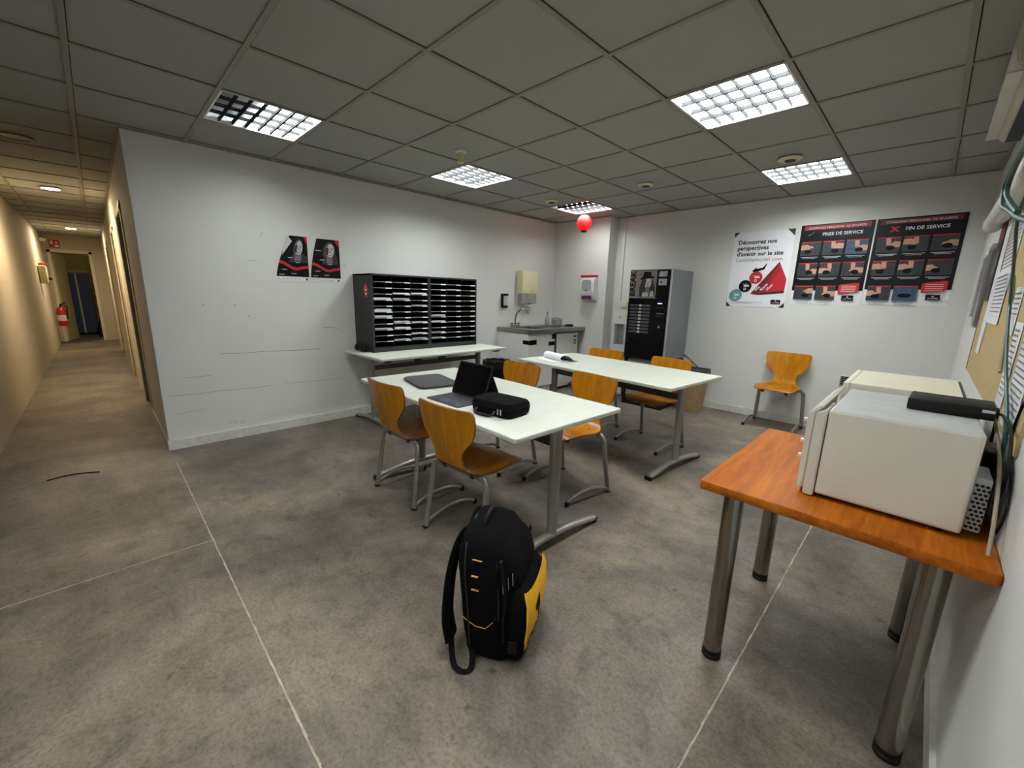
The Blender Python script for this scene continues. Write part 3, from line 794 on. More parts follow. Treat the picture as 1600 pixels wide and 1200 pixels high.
# wall marks are worn paint: small vent and conduit
o = thing('wall_grille', 'small dark louvred grille low on the back wall behind the desk', 'grille', (3.775, YB-.001, .56))
obj('frame', box(-.07, -.012, -.06, .07, 0, .06, bev=.003), M_white, o)
g = bmesh.new()
for k in range(6): box(-.058, -.016, -.05+.017*k, .058, -.0125, -.039+.017*k, g)
obj('slat', g, M_black, o)
tag(obj('conduit', box(1.03, YB-.022, 1.30, 1.055, YB-.0005, H-.01, bev=.003), M_white), 'thin white vertical conduit on the back wall beside the column', 'conduit')
o = thing('wall_socket', 'cream wall socket at the foot of the white conduit', 'socket', (1.12, YB-.001, 1.26))
obj('plate', box(-.05, -.04, -.04, .05, 0, .04, bev=.008), M_cream, o); obj('outlet', lathe([(.02, 0), (.02, .004)], M=Matrix.Translation((0, -.0405, 0)) @ Matrix.Rotation(PI/2, 4, 'X')), M_offw, o)

# ================================================================ kitchen corner
o = thing('worktop', 'stainless steel sink worktop in the corner beside the column', 'worktop', (XL, 3.355, .905))
b = bmesh.new()
D, L = .665, 1.205
# frame of slabs around the sunk bowl
box(0, 0, -.002, D, .16, 0, b); box(0, .56, -.002, D, L, 0, b); box(0, .16, -.002, .12, .56, 0, b); box(.55, .16, -.002, D, .56, 0, b)
box(D-.004, 0, -.05, D, L, -.0021, b); box(0, 0, -.05, D-.004, .004, -.0021, b)
for k in range(7): box(.14, .64+.06*k, 0, .5, .652+.06*k, .003, b)
obj('top', b, M_steel, o)
b = bmesh.new(); box(.12, .16, -.16, .55, .56, -.157, b); box(.12, .16, -.157, .124, .56, -.002, b); box(.546, .16, -.157, .55, .56, -.002, b); box(.124, .16, -.157, .546, .164, -.002, b); box(.124, .556, -.157, .546, .56, -.002, b)
obj('bowl', b, M_steel, o)
o = thing('faucet', 'chrome swan neck faucet with two cross handles on the sink', 'faucet', (.045, 3.62, .906))
obj('spout', tube([(0, 0, .03), (0, .0, .12), (.02, .02, .20), (.07, .06, .25), (.125, .10, .235), (.14, .11, .19)], .0115, n=12), M_chrome, o, True)
b = bmesh.new(); box(-.02, -.08, 0, .02, .08, .022, b, bev=.008); lathe([(.018, .015), (.016, .045)], b, 14)
obj('base', b, M_chrome, o, True)
for s in (-1, 1):
    hb = lathe([(.012, .02), (.012, .05), (.006, .055)], n=12, M=Matrix.Translation((0, s*.065, 0)))
    for k in range(4):
        a_ = k*PI/2+.4; tube([(0, s*.065, .045), (.03*math.cos(a_), s*.065+.03*math.sin(a_), .05)], .0065, hb, n=8, sm=0)
    obj('handle', hb, M_chrome, o, True)
tag(obj('spray_bottle', lathe([(.001, 0), (.032, 0), (.034, .08), (.028, .12), (.012, .15), (.012, .165), (.02, .17), (.016, .21), (.004, .215)], n=20, M=Matrix.Translation((.12, 4.24, .9055))), M_clear, None, True), 'clear squeeze bottle on the worktop by the back wall', 'bottle')
tag(obj('plastic_tub', loft([sup(.24, 4.33, .06, .06, .9055), sup(.24, 4.33, .07, .07, .96), sup(.24, 4.33, .072, .072, 1.0), sup(.24, 4.33, .076, .076, 1.004), sup(.24, 4.33, .06, .06, 1.03)]), M_clear, None, True), 'clear plastic tub with lid on the worktop', 'tub')
tag(obj('drain_plug', lathe([(.03, 0), (.034, .01), (.012, .016), (.001, .02)], M=Matrix.Translation((.3, 4.28, .9085))), M_steel, None, True), 'small shiny lid lying in front of the clear tub', 'lid')
tag(obj('sponge', prism(rrect(-.06, -.03, .06, .03, .012), 0, .03, bev=.006, M=Matrix.Translation((.38, 4.46, .9055)) @ Matrix.Rotation(1.3, 4, 'Z')), M_black, None, True), 'black sponge on the right end of the worktop', 'sponge')
# cabinet under the sink
o = thing('sink_cabinet', 'white cabinet under the sink with black tape on its door', 'cabinet', (XL+.005, 3.37, 0))
b = bmesh.new(); box(0, 0, .1, .6, .555, .85, b, bev=.002); box(.03, .02, 0, .56, .54, .1, b)
obj('body', b, M_white, o)
d = obj('door', box(.601, .006, .11, .617, .53, .80, bev=.002), M_white, o)
tp = bmesh.new(); box(.6175, .002, .70, .6185, .15, .765, tp); box(.50, -.0012, .705, .617, -.0003, .76, tp); box(.6175, .40, .67, .6185, .53, .725, tp); box(.6175, .47, .76, .6185, .54, .83, tp)
obj('tape', tp, M_blackm, d, label='black adhesive tape strips')
obj('side_post', box(.58, .557, 0, .612, .58, .85), M_alu2, o)
o = thing('mini_fridge', 'small white fridge under the right end of the steel worktop', 'fridge', (XL+.04, 3.965, 0))
obj('body', box(0, 0, .02, .52, .50, .83, bev=.006), M_white, o)
d = obj('door', box(.522, .002, .04, .572, .498, .825, bev=.008), M_white, o, True)
tp = bmesh.new()
for z, h_ in ((.76, .022), (.70, .02), (.66, .02)): box(.5722, .40, z, .574, .46, z+h_, tp)
obj('badge', tp, M_g3, d); tp = bmesh.new()
for k in range(5): box(.5722, .38, .42+.035*k, .574, .46, .425+.035*k, tp)
obj('marking', tp, M_g1, d)
# soap dispenser black
o = thing('soap_dispenser', 'small black soap dispenser on the left wall above the faucet', 'dispenser', (XL, 3.46, 1.17))
b = bmesh.new(); box(0, -.04, 0, .03, .04, .20, b, bev=.008); box(.03, -.035, .17, .085, .035, .2, b, bev=.006); box(.03, -.03, .0, .08, .03, .035, b, bev=.006)
obj('bracket', b, M_black, o, True)
obj('container', lathe([(.028, .036), (.032, .05), (.032, .15), (.028, .168)], n=20, M=Matrix.Translation((.062, 0, 0))), mat('frosted_white', (190, 192, 198), .3), o, True)
obj('nozzle', tube([(.06, 0, 0), (.075, 0, -.02)], .008, sm=0), M_white, o)
# towel dispenser
o = thing('towel_dispenser', 'cream paper towel dispenser on the left wall', 'dispenser', (XL, 3.72, 1.215))
obj('cover', prism(rrect(0, 0, .13, .34, .03), .16, .48, bev=.012), M_cream, o, True)
obj('back_plate', box(0, .005, .0, .02, .335, .158, bev=.004), M_cream, o)
obj('window', prism(rrect(.02, .008, .122, .332, .026), .02, .158, bev=.01), mat('smoky_plastic', (150, 148, 142), .2, var=.25, scale=14), o, True)
b = bmesh.new(); loft([[(.05, .06, .03), (.11, .06, .028), (.11, .07, .03), (.05, .07, .035)], [(.05, .16, -.0), (.12, .18, -.02), (.12, .18, -.012), (.05, .17, .008)], [(.05, .24, .03), (.11, .26, .01), (.11, .26, .018), (.05, .24, .038)]], b)
obj('paper_towel', b, M_paper, o)
obj('lock', lathe([(.008, 0), (.008, .004)], M=Matrix.Translation((.1305, .21, .2)) @ Matrix.Rotation(PI/2, 4, 'Y')), M_alu2, o)
# column dispenser
o = thing('hand_cream_dispenser', 'white and purple dispenser with red lid on the column', 'dispenser', (.535, 4.57, 1.305))
Z4 = Matrix.Rotation(PI/2, 4, 'X')
b = bmesh.new()
pf = [(0, 0), (-.07, .0), (-.115, .06), (-.125, .12), (-.12, .27), (-.09, .33), (0, .335)]
t = bmesh.new(); A_ = [t.verts.new((.01, p[0], p[1])) for p in pf]; B_ = [t.verts.new((.25, p[0], p[1])) for p in pf]
t.faces.new(A_); t.faces.new(B_[::-1])
for i in range(len(pf)): k = (i+1) % len(pf); t.faces.new([A_[i], B_[i], B_[k], A_[k]])
bmesh.ops.recalc_face_normals(t, faces=t.faces[:]); bmesh.ops.bevel(t, geom=t.edges[:], offset=.012, segments=3, affect='EDGES')
obj('body', t, M_white, o, True)
b = bmesh.new(); prism([(-.004, -.095), (.24, -.10), (.24, 0), (0, 0)], .332, .36, b, bev=.006); obj('lid', b, M_red, o, True)
obj('pad', prism(rrect(.05, .13, .21, .29, .04), -.1272, -.121, M=Matrix(((1, 0, 0, 0), (0, 0, 1, 0), (0, 1, 0, 0), (0, 0, 0, 1)))), M_silver, o)
obj('button', lathe([(.02, 0), (.012, .008)], n=3, M=Matrix.Translation((.13, -.127, .14)) @ Z4), M_g3, o)
obj('purple_label', box(.05, -.112, .012, .21, -.098, .072, M=Matrix.Translation((0, -.0, 0))), M_purple, o)

# ================================================================ water fountain
o = thing('water_dispenser', 'white water dispenser between the column and the vending machine', 'water dispenser', (1.175, 4.42, .02))
b = bmesh.new(); box(0, .1, 0, .20, .34, 1.16, b); box(0, 0, 0, .20, .1, .70, b); box(0, 0, .98, .20, .1, 1.16, b); box(0, 0, .7, .022, .1, .98, b); box(.178, 0, .7, .2, .1, .98, b)
obj('body', b, M_white, o)
obj('recess', box(.024, .092, .702, .176, .099, .978), M_silver, o)
obj('drip_tray', box(.025, .004, .701, .175, .09, .71), M_alu, o)
obj('tap', lathe([(.018, 0), (.012, .03), (.004, .034)], n=12, M=Matrix.Translation((.1, .05, .945))), M_alu, o)
obj('button', lathe([(.016, 0), (.016, .005)], n=3, M=Matrix.Translation((.1, -.001, 1.07)) @ Z4), M_black, o)

# ================================================================ vending machine
o = thing('vending_machine', 'black and grey coffee vending machine with BREAK picture', 'vending machine', (1.575, 4.075, 0))
Wm = .53; z0, z1 = .62, 1.69
obj('cabinet', box(.0, .035, z0, Wm, .60, z1, bev=.004), M_greyb, o)
dr = obj('door', box(0, 0, z0-.01, Wm-.018, .033, z1-.002, bev=.006), M_gloss, o)
obj('edge_trim', box(Wm-.016, .002, z0, Wm-.002, .032, z1, bev=.002), M_silver, o)
a = Art(lambda u, v, l: Vector((u, -.0008-l, z0+v)))
PW, P0, P1 = .35, .745, 1.06
a.rect(.006, P0, PW, P1, mat('taupe_print', (134, 124, 116), .5, var=.08, scale=20))
a.rect(.006, P0-.012, PW, P0-.004, M_silver)
a.text('BREAK', .078, P0+.008, .1, M_ink, rot=PI/2, bold=.0035)
fx, fy = .225, .915
a.poly([(fx-.085, P0+.004), (fx+.105, P0+.004), (fx+.112, fy-.06), (fx+.075, fy+.03), (fx-.055, fy+.05), (fx-.09, fy-.05)], M_g3)
a.disc(fx+.015, fy-.002, .046, M_g1, .066, 24)
a.poly([(fx-.012, P0+.05), (fx+.045, P0+.05), (fx+.04, fy-.05), (fx-.005, fy-.05)], M_g2)
a.poly([(fx-.036, fy+.03), (fx-.006, fy+.045), (fx-.014, fy-.02), (fx-.03, fy-.07), (fx-.045, fy-.06)], M_g3)
a.poly([(fx-.085, fy+.03), (fx-.04, fy+.045), (fx+.05, fy+.05), (fx+.098, fy+.05), (fx+.085, fy+.07), (fx+.055, fy+.075), (fx+.045, fy+.125), (fx-.04, fy+.13), (fx-.055, fy+.07), (fx-.085, fy+.05)], M_ink)
for dx in (.0, .034): a.disc(fx+dx, fy+.01, .008, M_g3, .004, 10)
a.poly([(fx+.012, fy), (fx+.024, fy-.022), (fx+.010, fy-.022)], M_g2)
a.disc(fx+.018, fy-.038, .013, M_g3, .005, 12)
a.poly([(fx-.05, P0+.006), (fx+.03, P0+.006), (fx+.036, P0+.055), (fx-.04, P0+.06)], M_g1)
a.poly([(fx+.045, P0+.006), (fx+.105, P0+.006), (fx+.09, P0+.08), (fx+.06, P0+.07)], M_g1)
a.build('picture_panel', dr)
a = Art(lambda u, v, l: Vector((u, -.0008-l, z0+v)))
a.rect(.375, .985, .475, 1.045, M_silver); a.rect(.375, .885, .475, .96, M_silver); a.disc(.41, .92, .014, M_g3, n=10)
a.rect(.375, .62, .475, .63, M_g3); a.rect(.39, .67, .445, .68, M_blab)
a.rect(.385, .55, .475, .565, M_g2); a.rect(.38, .52, .475, .53, M_g3); a.disc(.43, .40, .016, M_g2, n=12)
pay = a.build('payment_panel', dr)
pb = bmesh.new(); pb.from_mesh(pay.data); pm = list(pay.data.materials); bpy.data.objects.remove(pay); obj('payment_panel', pb, pm, dr)
for r in range(9):
    z = .70-.04*r+z0-.055
    b = bmesh.new(); prism(rrect(.03, z-.013, .145, z+.013, .012, 3), 0, .004, b, M=Matrix(((1, 0, 0, 0), (0, 0, -1, -.001), (0, 1, 0, 0), (0, 0, 0, 1))))
    prism(rrect(.19, z-.013, .30, z+.013, .012, 3), 0, .004, b, M=Matrix(((1, 0, 0, 0), (0, 0, -1, -.001), (0, 1, 0, 0), (0, 0, 0, 1))))
    box(.15, -.003, z-.012, .186, -.001, z+.012, b, mi=1)
    obj('button_plate', b, [mat('button_grey', (74, 76, 80), .4), M_g1], dr)
obj('lock', lathe([(.01, 0), (.01, .006)], M=Matrix.Translation((.03, -.001, z0+.2)) @ Z4), M_alu2, dr)
b = bmesh.new(); box(.04, .05, .12, Wm-.02, .56, .60, b); obj('base_cabinet', b, mat('beige_panel', (150, 146, 134), .6), o)
b = bmesh.new(); box(0, .03, .0, .04, .58, z0-.012, b); box(Wm-.03, .03, 0, Wm, .58, z0-.012, b); box(.04, .04, 0, Wm-.03, .57, .12, b)
obj('base_frame', b, M_black, o)
obj('power_cord', tube([(Wm+.002, .56, .66), (Wm+.06, .62, .60), (Wm+.16, .67, .50), (Wm+.30, .68, .40)], .006, n=8), M_black, o, True)
# waste bin next to it
o = thing('waste_bin', 'beige waste bin with black liner right of the vending machine', 'bin', (2.33, 4.47, 0))
obj('bucket', loft([sup(0, 0, .12, .12, .004, 5), sup(0, 0, .15, .15, .50, 5)]), M_bin, o, True)
obj('liner', loft([sup(0, 0, .152, .152, .44, 5), sup(0, 0, .165, .162, .46, 5), sup(0, 0, .162, .16, .52, 5), sup(0, 0, .13, .13, .505, 5)]), M_bag, o, True)
o = thing('black_bin', 'black bin with liner behind the laptop beside the sink cabinet', 'bin', (.31, 3.02, 0))
obj('bucket', lathe([(.13, .003), (.17, .47), (.175, .475)], n=28), M_black, o, True)
n_ = 28; rg = []
for zz, rr in ((.42, .182), (.47, .19), (.505, .186), (.5, .16), (.40, .14)):
    rg.append([(rr*(1+.035*math.sin(5*k)+.02*math.sin(3*k+zz*40))*math.cos(2*PI*k/n_), rr*(1+.03*math.cos(4*k))*math.sin(2*PI*k/n_), zz+.006*math.sin(k*2.3)) for k in range(n_)])
obj('liner', loft(rg), M_bag, o, True)

# ================================================================ things on the tables
# laptop (tablet with keyboard cover)
o = thing('laptop', 'black tablet laptop open on the table with its screen off', 'laptop', (2.395, .765, .7405), math.radians(1))
kb = prism(rrect(-.15, -.105, .15, .105, .012), 0, .006, bev=.002); kbo = obj('keyboard', kb, M_fab2 if False else mat('dark_keyboard', (34, 36, 42), .6), o)
ks = bmesh.new()
for r in range(5):
    for c in range(13):
        box(-.138+.0213*c, -.01+.0205*r, .006, -.138+.0213*c+.018, -.01+.0205*r+.0165, .0085, ks, bev=.0015, seg=1)
obj('keys', ks, mat('key_plastic', (52, 54, 58), .5, var=.2, scale=200), kbo)
obj('touchpad', prism(rrect(-.05, -.09, .05, -.025, .005), .006, .0068), mat('touchpad_surface', (44, 48, 58), .3), kbo)
Ms = Matrix.Translation((0, .085, .008)) @ Matrix.Rotation(math.radians(-21), 4, 'X')
sb = prism(rrect(-.148, 0, .148, .205, .01), -.004, .004, bev=.0015, M=Ms @ Matrix.Rotation(PI/2, 4, 'X'))
sc = obj('screen', sb, M_black, o)
obj('display', prism(rrect(-.138, .011, .138, .195, .004), .0042, .0048, M=Ms @ Matrix.Rotation(PI/2, 4, 'X')), M_gloss, sc)
obj('kickstand', box(-.14, -.002, 0, .14, .002, .16, M=Matrix.Translation((0, .225, .002)) @ Matrix.Rotation(math.radians(24), 4, 'X')), M_black, sc)
# sleeve
o = thing('laptop_sleeve', 'grey fabric laptop sleeve lying on the table by its left end', 'sleeve', (1.905, .92, .7405), math.radians(-102))
obj('pouch', loft([sup(0, 0, .128, .168, .001, 9, 44), sup(0, 0, .142, .182, .008, 9, 44), sup(0, 0, .143, .183, .018, 9, 44), sup(0, 0, .130, .17, .026, 8, 44)]), M_fab2, o, True)
zp = bmesh.new(); tube([(-.135, -.178, .012), (.0, -.1795, .012), (.135, -.178, .012)], .0025, zp, n=6); tube([(-.13, -.18, .012), (-.15, -.2, .006), (-.165, -.215, .003)], .0018, zp, n=5)
obj('zipper', zp, M_black, o)
obj('tab', box(.06, -.184, .006, .075, -.177, .014), M_silver, o)
# black case
o = thing('carry_case', 'black zipped hard case with a handle on the table beside the laptop', 'case', (2.745, .795, .7405), math.radians(6))
obj('shell', loft([sup(0, 0, .125, .085, .0015, 6, 44), sup(0, 0, .137, .095, .010, 6, 44), sup(0, 0, .140, .098, .035, 6, 44), sup(0, 0, .139, .097, .060, 6, 44), sup(0, 0, .130, .088, .074, 6, 44), sup(0, 0, .10, .06, .077, 6, 44)]), M_fab, o, True)
zz = bmesh.new(); P = sup(0, 0, .1405, .0985, .046, 6, 44); tube([Vector(p) for p in P]+[Vector(P[0])], .0022, zz, n=6, sm=0)
obj('zipper', zz, M_blackm, o)
for x in (.066, .085): obj('zip_pull', box(x-.003, -.103, .018, x+.003, -.099, .046), M_silver, o)
obj('handle', tube([(-.08, -.097, .03), (-.075, -.118, .012), (-.02, -.125, .008), (.035, -.118, .012), (.04, -.097, .03)], .005, n=8, flat=(.008, .004)), M_black, o, True)
# notebook: the pad lies open, its upper pages rolled back over the far side
o = thing('notebook', 'open notepad with curled white pages on the far table', 'notebook', (1.745, 2.44, .7405), math.radians(-17))
b = bmesh.new(); box(-.155, -.105, 0, .155, .05, .005, b, bev=.001); box(-.152, .05, 0, .152, .14, .003, b)
obj('pages', b, M_paper, o)
ax = [(-.02, .006), (-.035, .018), (-.038, .040), (-.022, .058), (.008, .064), (.045, .058), (.085, .036), (.125, .006)]
rl2 = [(p.x, p.y) for p in catmull([(x, z, 0) for x, z in ax], 5)]
t = bmesh.new(); U = [[t.verts.new((x, y+.02, z+.001)) for y, z in rl2] for x in (-.15, .15)]; V_ = [[t.verts.new((x, y+.02, z-.003)) for y, z in rl2] for x in (-.15, .15)]
for k in range(len(rl2)-1):
    t.faces.new([U[0][k], U[0][k+1], U[1][k+1], U[1][k]]); t.faces.new([V_[1][k], V_[1][k+1], V_[0][k+1], V_[0][k]])
    for q in (0, 1): t.faces.new([U[q][k], V_[q][k], V_[q][k+1], U[q][k+1]])
obj('curled_page', t, M_paper, o, True)
obj('cover', box(-.15, .075, .0035, .185, .165, .0055), M_g2, o)

# ================================================================ backpack
o = thing('backpack', 'black and yellow work backpack standing on the floor in front of the table', 'backpack', (3.232, .347, 0), math.radians(28))
def slab(rows, n=36, e=4.): return [sup(cx, 0, hx, hy, z, e, n) for z, cx, hx, hy in rows]
body = slab([(.004, -.0, .085, .145), (.02, -.0, .098, .158), (.12, -.012, .1, .162), (.25, -.02, .1, .165), (.36, -.03, .1, .163), (.43, -.036, .096, .152), (.472, -.044, .082, .128), (.496, -.05, .06, .095), (.505, -.053, .03, .055)], e=4.5)
obj('main_compartment', loft(body), M_fab, o, True, angle=60)
fp = slab([(.26, .055, .055, .14), (.34, .05, .066, .145), (.41, .034, .062, .135), (.455, .014, .048, .108), (.478, 0, .024, .07)], e=4)
obj('upper_pocket', loft(fp), M_fab, o, True, angle=60)
lp = slab([(.012, .08, .035, .13), (.03, .088, .05, .15), (.10, .096, .06, .156), (.20, .1, .064, .158), (.27, .096, .058, .152), (.305, .085, .04, .135)], e=4.5)
lpk = obj('lower_pocket', loft(lp), M_fab, o, True, angle=60)
yp = bmesh.new()
rows = []
for z, hw, x in ((.028, .09, .140), (.06, .128, .1475), (.12, .146, .1585), (.18, .150, .1655), (.24, .146, .163), (.288, .132, .148)):
    rows.append([(x+.004-.012*abs(u)**3, u*hw, z+.02*u*u*(1 if z > .2 else 0)) for u in [q/6 for q in range(-6, 7)]])
t = bmesh.new(); R_ = [[t.verts.new(p) for p in r] for r in rows]
R2 = [[t.verts.new((p[0]-.006, p[1], p[2])) for p in r] for r in rows]
for i in range(len(rows)-1):
    for k in range(12): t.faces.new([R_[i][k], R_[i][k+1], R_[i+1][k+1], R_[i+1][k]])
for i in range(len(rows)-1):
    t.faces.new([R_[i][0], R_[i+1][0], R2[i+1][0], R2[i][0]]); t.faces.new([R_[i][12], R_[i+1][12], R2[i+1][12], R2[i][12]])
ypo = obj('yellow_panel', t, M_yel, lpk, True, label='bright yellow front panel with black lettering')
tx = bmesh.new()
Mt = Matrix(((0, 0, 1, .1685), (1, 0, 0, -.13), (0, 1, 0, .085), (0, 0, 0, 1)))
add_text(tx, 'DEWALT', Mt, .066, 0, bold=.002)
Mt2 = Matrix(((0, 0, 1, .1698), (1, 0, 0, 0), (0, 1, 0, 0), (0, 0, 0, 1)))
for vv in tx.verts:   # follow the curved panel
    zz = vv.co.z; tb = [(.028, .140), (.06, .1475), (.12, .1585), (.18, .1655), (.24, .163), (.288, .148)]
    for (za, xa), (zb_, xb) in zip(tb, tb[1:]):
        if za <= zz <= zb_: vv.co.x = xa+(xb-xa)*(zz-za)/(zb_-za)+.0055-.012*abs(vv.co.y/.15)**3
prism([(-.075, .225), (-.03, .245), (-.015, .19), (-.035, .15), (-.05, .19), (-.075, .2)], -.001, .0005, tx, M=Mt2)
obj('lettering', tx, M_blackm, lpk)
sd = bmesh.new()   # dangling compression strap and buckles on the side toward the camera
tube([(.055, -.166, .44), (.075, -.168, .3), (.07, -.168, .2), (.072, -.168, .12)], .006, sd, n=8, flat=(.004, .009), up_=(0, 1, 0))
box(.085, -.158, .06, .118, -.148, .115, sd, bev=.003)
obj('side_strap', sd, M_black, o)
M_zip = mat('zip_tape', (38, 38, 40), .6)
zp = bmesh.new()
tube([(-.062, -.166, .06), (-.066, -.170, .20), (-.078, -.168, .34), (-.082, -.158, .42), (-.092, -.11, .475), (-.1, 0, .505)], .003, zp, n=6)
obj('zipper', zp, M_zip, o, True)
for dx, dy in ((0, 0), (.013, .004)):
    zp = bmesh.new()
    tube([(.035+dx, -.160, .19), (.033+dx, -.158, .27), (.026+dx, -.156+dy, .34), (.018+dx, -.147+dy, .42), (.006+dx, -.115+dy, .465), (-.006+dx, -.06, .487), (-.008+dx, 0, .492)], .0026, zp, n=6)
    obj('zipper', zp, M_zip, o, True)
st = bmesh.new()
for x0, x1, z in ((-.055, -.018, .415), (-.055, -.030, .355), (-.055, -.027, .30)): box(x0, -.170 if z < .4 else -.160, z, x1, -.155 if z > .4 else -.161, z+.0028, st)
tube([(-.095, -.163, .175), (-.04, -.167, .15), (.0, -.167, .15), (.03, -.166, .185)], .0018, st, n=5, sm=0)
obj('stitching', st, M_org, o, label='thin orange accent stitching')
gs = bmesh.new()
for x, z in ((.062, .30), (.082, .325), (.098, .345)): tube([(x, -.1535, z), (x-.004, -.150, z+.045)], .0014, gs, n=5, sm=0)
obj('accent_tab', gs, M_silver, o)
obj('handle', tube([(-.045, -.075, .475), (-.045, -.05, .515), (-.045, 0, .528), (-.045, .05, .512), (-.045, .07, .48)], .01, n=10, flat=(.013, .008), up_=(1, 0, 0)), M_black, o, True)
for s, nm in ((-1, 0), (1, 0)):
    P = [(-.125, s*.06, .46), (-.15, s*.085, .42), (-.162, s*.11, .33), (-.162, s*.12, .22), (-.15, s*.13, .12), (-.12, s*.145, .06)]
    if s < 0: P = [(-.110, -.06, .47), (-.134, -.09, .43), (-.150, -.125, .34), (-.156, -.145, .24), (-.156, -.155, .15), (-.140, -.160, .07)]
    obj('shoulder_strap', tube(P, .02, n=12, flat=(.044, .013), up_=(1, 0, 0)), M_fab, o, True)
w_ = tube([(-.138, -.165, .09), (-.12, -.195, .03), (-.095, -.222, .008), (-.055, -.23, .006), (-.038, -.205, .008), (-.05, -.17, .04), (-.07, -.155, .06)], .008, n=8, flat=(.011, .0028), up_=(0, 0, 1))
obj('webbing_loop', w_, M_blackm, o, True)

# ================================================================ orange desk
o = thing('desk', 'orange cherry wood desk on round steel legs against the right wall', 'desk', (4.135, 1.18, 0))
x0, x1, y0, y1 = -.333, .354, -.437, .43
P = rrect(x0, y0, x1, y1, .012, 4)
obj('desktop', prism(P, .708, .741, bev=.006), M_desk, o, True)
for (x, y) in ((-.25, -.315), (-.25, .335), (.26, -.30), (.26, .335)):
    lg = obj('leg', lathe([(.032, .035), (.032, .707)], n=28, M=Matrix.Translation((x, y, 0))), M_chrome, o, True)
    obj('foot', lathe([(.0335, .002), (.0335, .012), (.030, .016), (.0335, .02), (.0335, .036)], n=28, M=Matrix.Translation((x, y, 0))), M_black, lg, True)
# microwaves
def microwave(y0, y1, z1, x0, x1, label, topm, front):
    o = thing('microwave', label, 'microwave', (x0, y0, .741), 0, 'white microwaves on the desk')
    h = z1-.741; D = x1-x0; W = y1-y0
    b = box(0.03 if front else .016, 0, .014, D, W, h, bev=.008 if front else .003, seg=3)
    for f in b.faces:
        if f.normal.z > .7: f.material_index = 1
    b.normal_update()
    for f in b.faces:
        if f.normal.z > .7 and f.calc_center_median().z > h-.008: f.material_index = 1
    obj('casing', b, [M_offw, topm], o)
    ft = bmesh.new()
    for x in (.05, D-.04):
        for y in (.04, W-.04): lathe([(.012, .0003), (.012, .0145)], ft, 12, M=Matrix.Translation((x, y, 0)))
    obj('foot', ft, M_black, o)
    if front:
        # bezel with its chamfered head, then the door skin in front
        def pan(prof, a, b_, m, nm, par):
            t = bmesh.new(); A_ = [t.verts.new((p[0], a, p[1])) for p in prof]; B_ = [t.verts.new((p[0], b_, p[1])) for p in prof]
            t.faces.new(A_); t.faces.new(B_[::-1])
            for i in range(len(prof)): k = (i+1) % len(prof); t.faces.new([A_[i], B_[i], B_[k], A_[k]])
            bmesh.ops.recalc_face_normals(t, faces=t.faces[:]); bmesh.ops.bevel(t, geom=t.edges[:], offset=.003, segments=2, affect='EDGES')
            return obj(nm, t, m, par)
        pan([(.0, .004), (.028, .004), (.028, h-.008), (.02, h-.004), (0, h-.016)], -.003, .16, M_offw, 'control_panel', o)
        dd = pan([(-.02, .018), (-.002, .018), (-.002, h-.02), (.018, h+.004), (.008, h+.008), (-.022, h-.022)], .01, W-.004, M_offw, 'door', o)
        kk = bmesh.new()
        for z in (.12, .17, .24):
            if z < h-.03: box(-.032, .02, z-.006, -.0205, .032, z+.006, kk, bev=.002)
        obj('button', kk, M_white, dd)
        vt = bmesh.new(); box(D+.0005, .03, .02, D+.034, .16, .17, vt, bev=.004)
        obj('rear_housing', vt, M_silver, o)
        hl = bmesh.new()
        for r in range(11):
            for c in range(3): lathe([(.0042, 0), (.0042, .0012)], hl, 6, M=Matrix.Translation((D+.008+.0095*c+(.0045 if r % 2 else 0)*(c < 3), .0298, .032+.0118*r)) @ Z4)
        obj('vent_hole', hl, M_black, o)
    else:
        obj('door', box(-.004, .002, .014, .0155, W-.002, h-.0005, bev=.003), topm, o)
        obj('rear_strip', box(D+.0005, .01, .05, D+.008, W-.01, h-.003), M_g3, o)
    return o
microwave(.885, 1.345, 1.03, 4.07, 4.42, 'nearer white microwave with dusty grey top at the desk front', M_dust, True)
microwave(1.357, 1.80, 1.05, 4.078, 4.392, 'farther microwave with clean cream top beside the wall board', M_cream if False else mat('cream_enamel_top', (222, 218, 196), .4, var=.03), False)
o = thing('network_box', 'flat black box with cables on top of the microwave', 'electronic box', (4.36, 1.17, 1.031), math.radians(-2))
obj('casing', box(-.095, -.075, 0, .088, .075, .036, bev=.005), M_black, o, True)
obj('sticker', box(.06, -.0765, .022, .085, -.0755, .03), M_g1, o)
# cables
def cable(name, pts, r, m, label): return tag(obj(name, tube(pts, r, n=8, sm=6), m, None, True), label, 'cable')
cable('green_cable', [(4.385, .85, 1.80), (4.385, 1.1, 1.80), (4.385, 1.45, 1.82), (4.385, 1.71, 1.82), (4.385, 1.83, 1.785), (4.385, 1.7, 1.705), (4.385, 1.43, 1.65), (4.385, 1.06, 1.575), (4.385, .80, 1.53)], .007, M_green, 'outermost green cable loop hanging in front of the white wall trunking')
cable('green_cable', [(4.365, .88, 1.74), (4.365, 1.1, 1.74), (4.365, 1.26, 1.71), (4.365, 1.26, 1.67), (4.365, 1.05, 1.61), (4.365, .8, 1.55)], .006, M_green, 'inner green cable loop nearest the right picture edge')
cable('green_cable', [(4.405, 1.0, 1.70), (4.405, 1.25, 1.67), (4.41, 1.42, 1.62), (4.43, 1.55, 1.54), (4.452, 1.66, 1.44), (4.466, 1.70, 1.348), (4.467, 1.44, 1.182), (4.467, 1.12, 1.047), (4.470, 1.06, .96), (4.472, 1.09, .86), (4.472, 1.08, .75)], .0045, M_green, 'long green cable running down the right wall over the papers')
